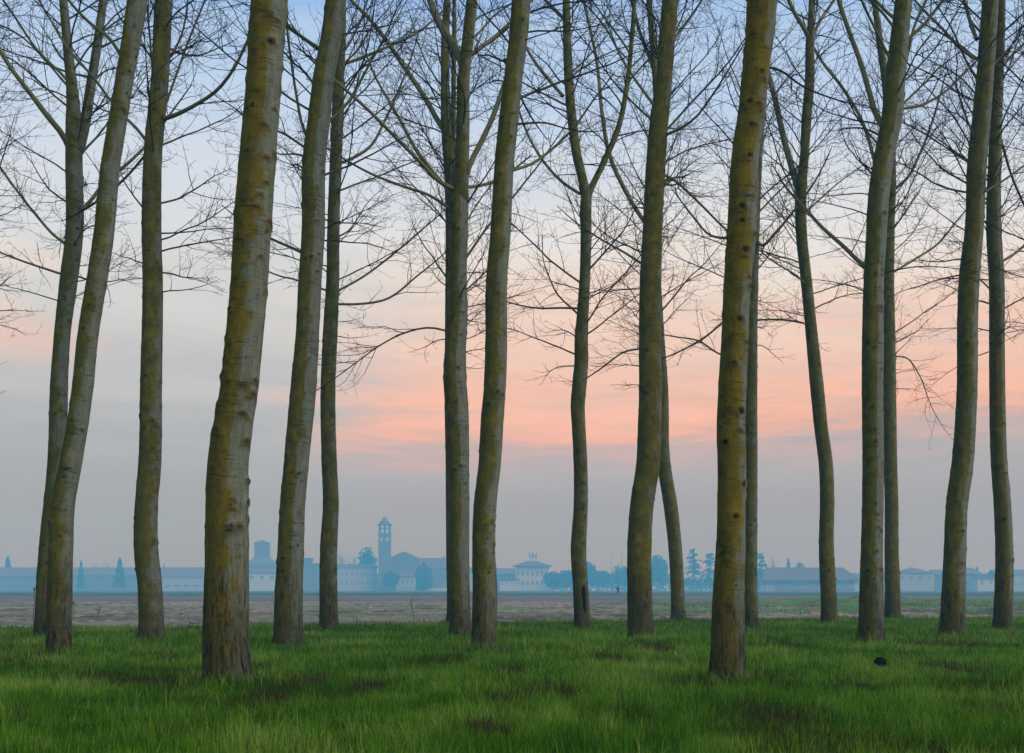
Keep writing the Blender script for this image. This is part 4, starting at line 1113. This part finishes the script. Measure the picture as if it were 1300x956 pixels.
LEFT = [(748, (160, 163, 168)), (700, (162, 165, 169)), (650, (165, 168, 172)), (566, (179, 180, 183)), (500, (193, 192, 193)), (450, (204, 203, 201)), (400, (213, 211, 209)),
        (346, (219, 219, 218)), (300, (220, 222, 226)), (240, (217, 223, 232)), (200, (213, 222, 235)), (100, (190, 212, 239)), (50, (180, 206, 238)), (0, (157, 191, 236))]
RIGHT = [(748, (162, 163, 169)), (700, (163, 164, 169)), (650, (167, 165, 171)), (600, (177, 174, 178)), (575, (197, 176, 176)), (558, (212, 178, 172)), (540, (240, 181, 162)), (500, (253, 192, 168)), (460, (243, 198, 179)),
         (430, (246, 208, 190)), (400, (246, 214, 197)), (340, (241, 227, 215)), (300, (236, 230, 227)), (240, (219, 223, 230)), (200, (211, 221, 235)), (100, (190, 211, 239)), (50, (180, 206, 238)), (0, (160, 192, 236))]
TMAX = .60
w = bpy.data.worlds.new('World'); sc.world = w; w.use_nodes = True; nt = w.node_tree; nt.nodes.clear()
out = nt.nodes.new('ShaderNodeOutputWorld'); bg = nt.nodes.new('ShaderNodeBackground'); nt.links.new(bg.outputs[0], out.inputs[0])
tc = nt.nodes.new('ShaderNodeTexCoord').outputs['Generated']
sep = nt.nodes.new('ShaderNodeSeparateXYZ'); nt.links.new(tc, sep.inputs[0])
X, Y, Zd = sep.outputs
hor = math_(nt, 'SQRT', math_(nt, 'ADD', math_(nt, 'MULTIPLY', X, X), math_(nt, 'MULTIPLY', Y, Y)))
tanel = math_(nt, 'DIVIDE', Zd, math_(nt, 'MAXIMUM', hor, .02))
# drifting cloud streaks: long sideways, thin upwards
cvec = nt.nodes.new('ShaderNodeCombineXYZ'); nt.links.new(math_(nt, 'DIVIDE', X, math_(nt, 'MAXIMUM', hor, .02)), cvec.inputs[0])
nt.links.new(math_(nt, 'MULTIPLY', tanel, 7.5), cvec.inputs[1]); nt.links.new(math_(nt, 'MULTIPLY', Y, .5), cvec.inputs[2])
c1 = noise(nt, cvec.outputs[0], 3.2, 6, .55, .3); c2 = noise(nt, cvec.outputs[0], 11.0, 7, .62, .8)
tw = math_(nt, 'ADD', tanel, math_(nt, 'MULTIPLY', math_(nt, 'SUBTRACT', c1, .5), .11))
tw = math_(nt, 'ADD', tw, math_(nt, 'MULTIPLY', math_(nt, 'SUBTRACT', c2, .5), .06))
# keep the horizon band calm
tw = math_(nt, 'ADD', math_(nt, 'MULTIPLY', math_(nt, 'SUBTRACT', tw, tanel), ss(nt, tanel, .05, .13)), tanel)
tn = math_(nt, 'DIVIDE', tw, TMAX, True)


def ramp(stops):
    r = nt.nodes.new('ShaderNodeValToRGB'); nt.links.new(tn, r.inputs[0])
    el = r.color_ramp.elements
    rows = []
    ys = [s[0] for s in stops][::-1]; cs = np.array([s[1] for s in stops][::-1], float)
    for y in (748, 740, 730, 718, 705, 690, 670, 650, 625, 600, 585, 572, 560, 548, 536, 520, 500, 470, 440, 400, 350, 300, 240, 200, 150, 100, 50, 0):
        c = [np.interp(y, ys, cs[:, i]) for i in range(3)]
        rows.append(((HY - y) / F / TMAX, unhaze(y, c)))
    rows.append((1.0, lin((150, 186, 232))))
    el[0].position = rows[0][0]; el[0].color = (*rows[0][1], 1)
    el[1].position = 1.0; el[1].color = (*rows[-1][1], 1)
    for p, c in rows[1:-1]:
        e = el.new(p); e.color = (*c, 1)
    return r.outputs[0]


az = math_(nt, 'DIVIDE', X, math_(nt, 'MAXIMUM', hor, .02))
azn = math_(nt, 'ADD', az, math_(nt, 'MULTIPLY', math_(nt, 'SUBTRACT', c1, .5), .35))
side = ss(nt, azn, -.20, -.03)
edge = math_(nt, 'MULTIPLY', math_(nt, 'MULTIPLY', ss(nt, azn, -.33, -.40), ss(nt, tanel, .155, .19)), .6)
side = math_(nt, 'MAXIMUM', side, edge)
side = math_(nt, 'MULTIPLY', side, math_(nt, 'ADD', .78, math_(nt, 'MULTIPLY', math_(nt, 'SUBTRACT', c2, .42), 1.6)), True)
sky = mixc(nt, side, ramp(LEFT), ramp(RIGHT))
nish = N(nt, 'ShaderNodeTexSky', _sky_type='NISHITA')
nish.sun_disc = False
SUN_EL, SUN_AZ = R(34), R(128)       # low light from behind the camera, to its right
nish.sun_elevation = SUN_EL; nish.sun_rotation = SUN_AZ
vs = nt.nodes.new('ShaderNodeVectorMath'); vs.operation = 'SCALE'; nt.links.new(nish.outputs[0], vs.inputs[0]); vs.inputs[3].default_value = .05
sky = mixc(nt, .04, sky, vs.outputs[0])
nt.links.new(sky, bg.inputs[0]); bg.inputs[1].default_value = 1.0

s = bpy.data.lights.new('sun', 'SUN'); s.energy = 2.3; s.angle = R(35); s.color = (1, .92, .76)
so = bpy.data.objects.new('sun', s); COL.objects.link(so)
dirv = np.array([math.sin(SUN_AZ) * math.cos(SUN_EL), math.cos(SUN_AZ) * math.cos(SUN_EL), math.sin(SUN_EL)])
from mathutils import Vector
so.rotation_euler = Vector(dirv).to_track_quat('Z', 'Y').to_euler()
so.location = (20, -20, 30)

# ---------------------------------------------------------------- camera
cam = bpy.data.cameras.new('camera'); co = bpy.data.objects.new('camera', cam); COL.objects.link(co)
cam.sensor_width = 36; cam.lens = 36 * F / 1300; cam.shift_y = (HY - 478) / 1300
cam.clip_end = 5000; cam.clip_start = .05
co.location = (0, 0, EYE); co.rotation_euler = (R(90), 0, 0)
sc.camera = co

vs_ = sc.view_settings
vs_.view_transform = 'Standard'; vs_.look = 'None'; vs_.exposure = 0; vs_.gamma = 1; vs_.use_curve_mapping = False
cy = sc.cycles
cy.use_denoising = True; cy.denoising_prefilter = 'ACCURATE'
cy.max_bounces = 4; cy.diffuse_bounces = 2; cy.volume_bounces = 1; cy.transmission_bounces = 2; cy.glossy_bounces = 1
cy.use_adaptive_sampling = False
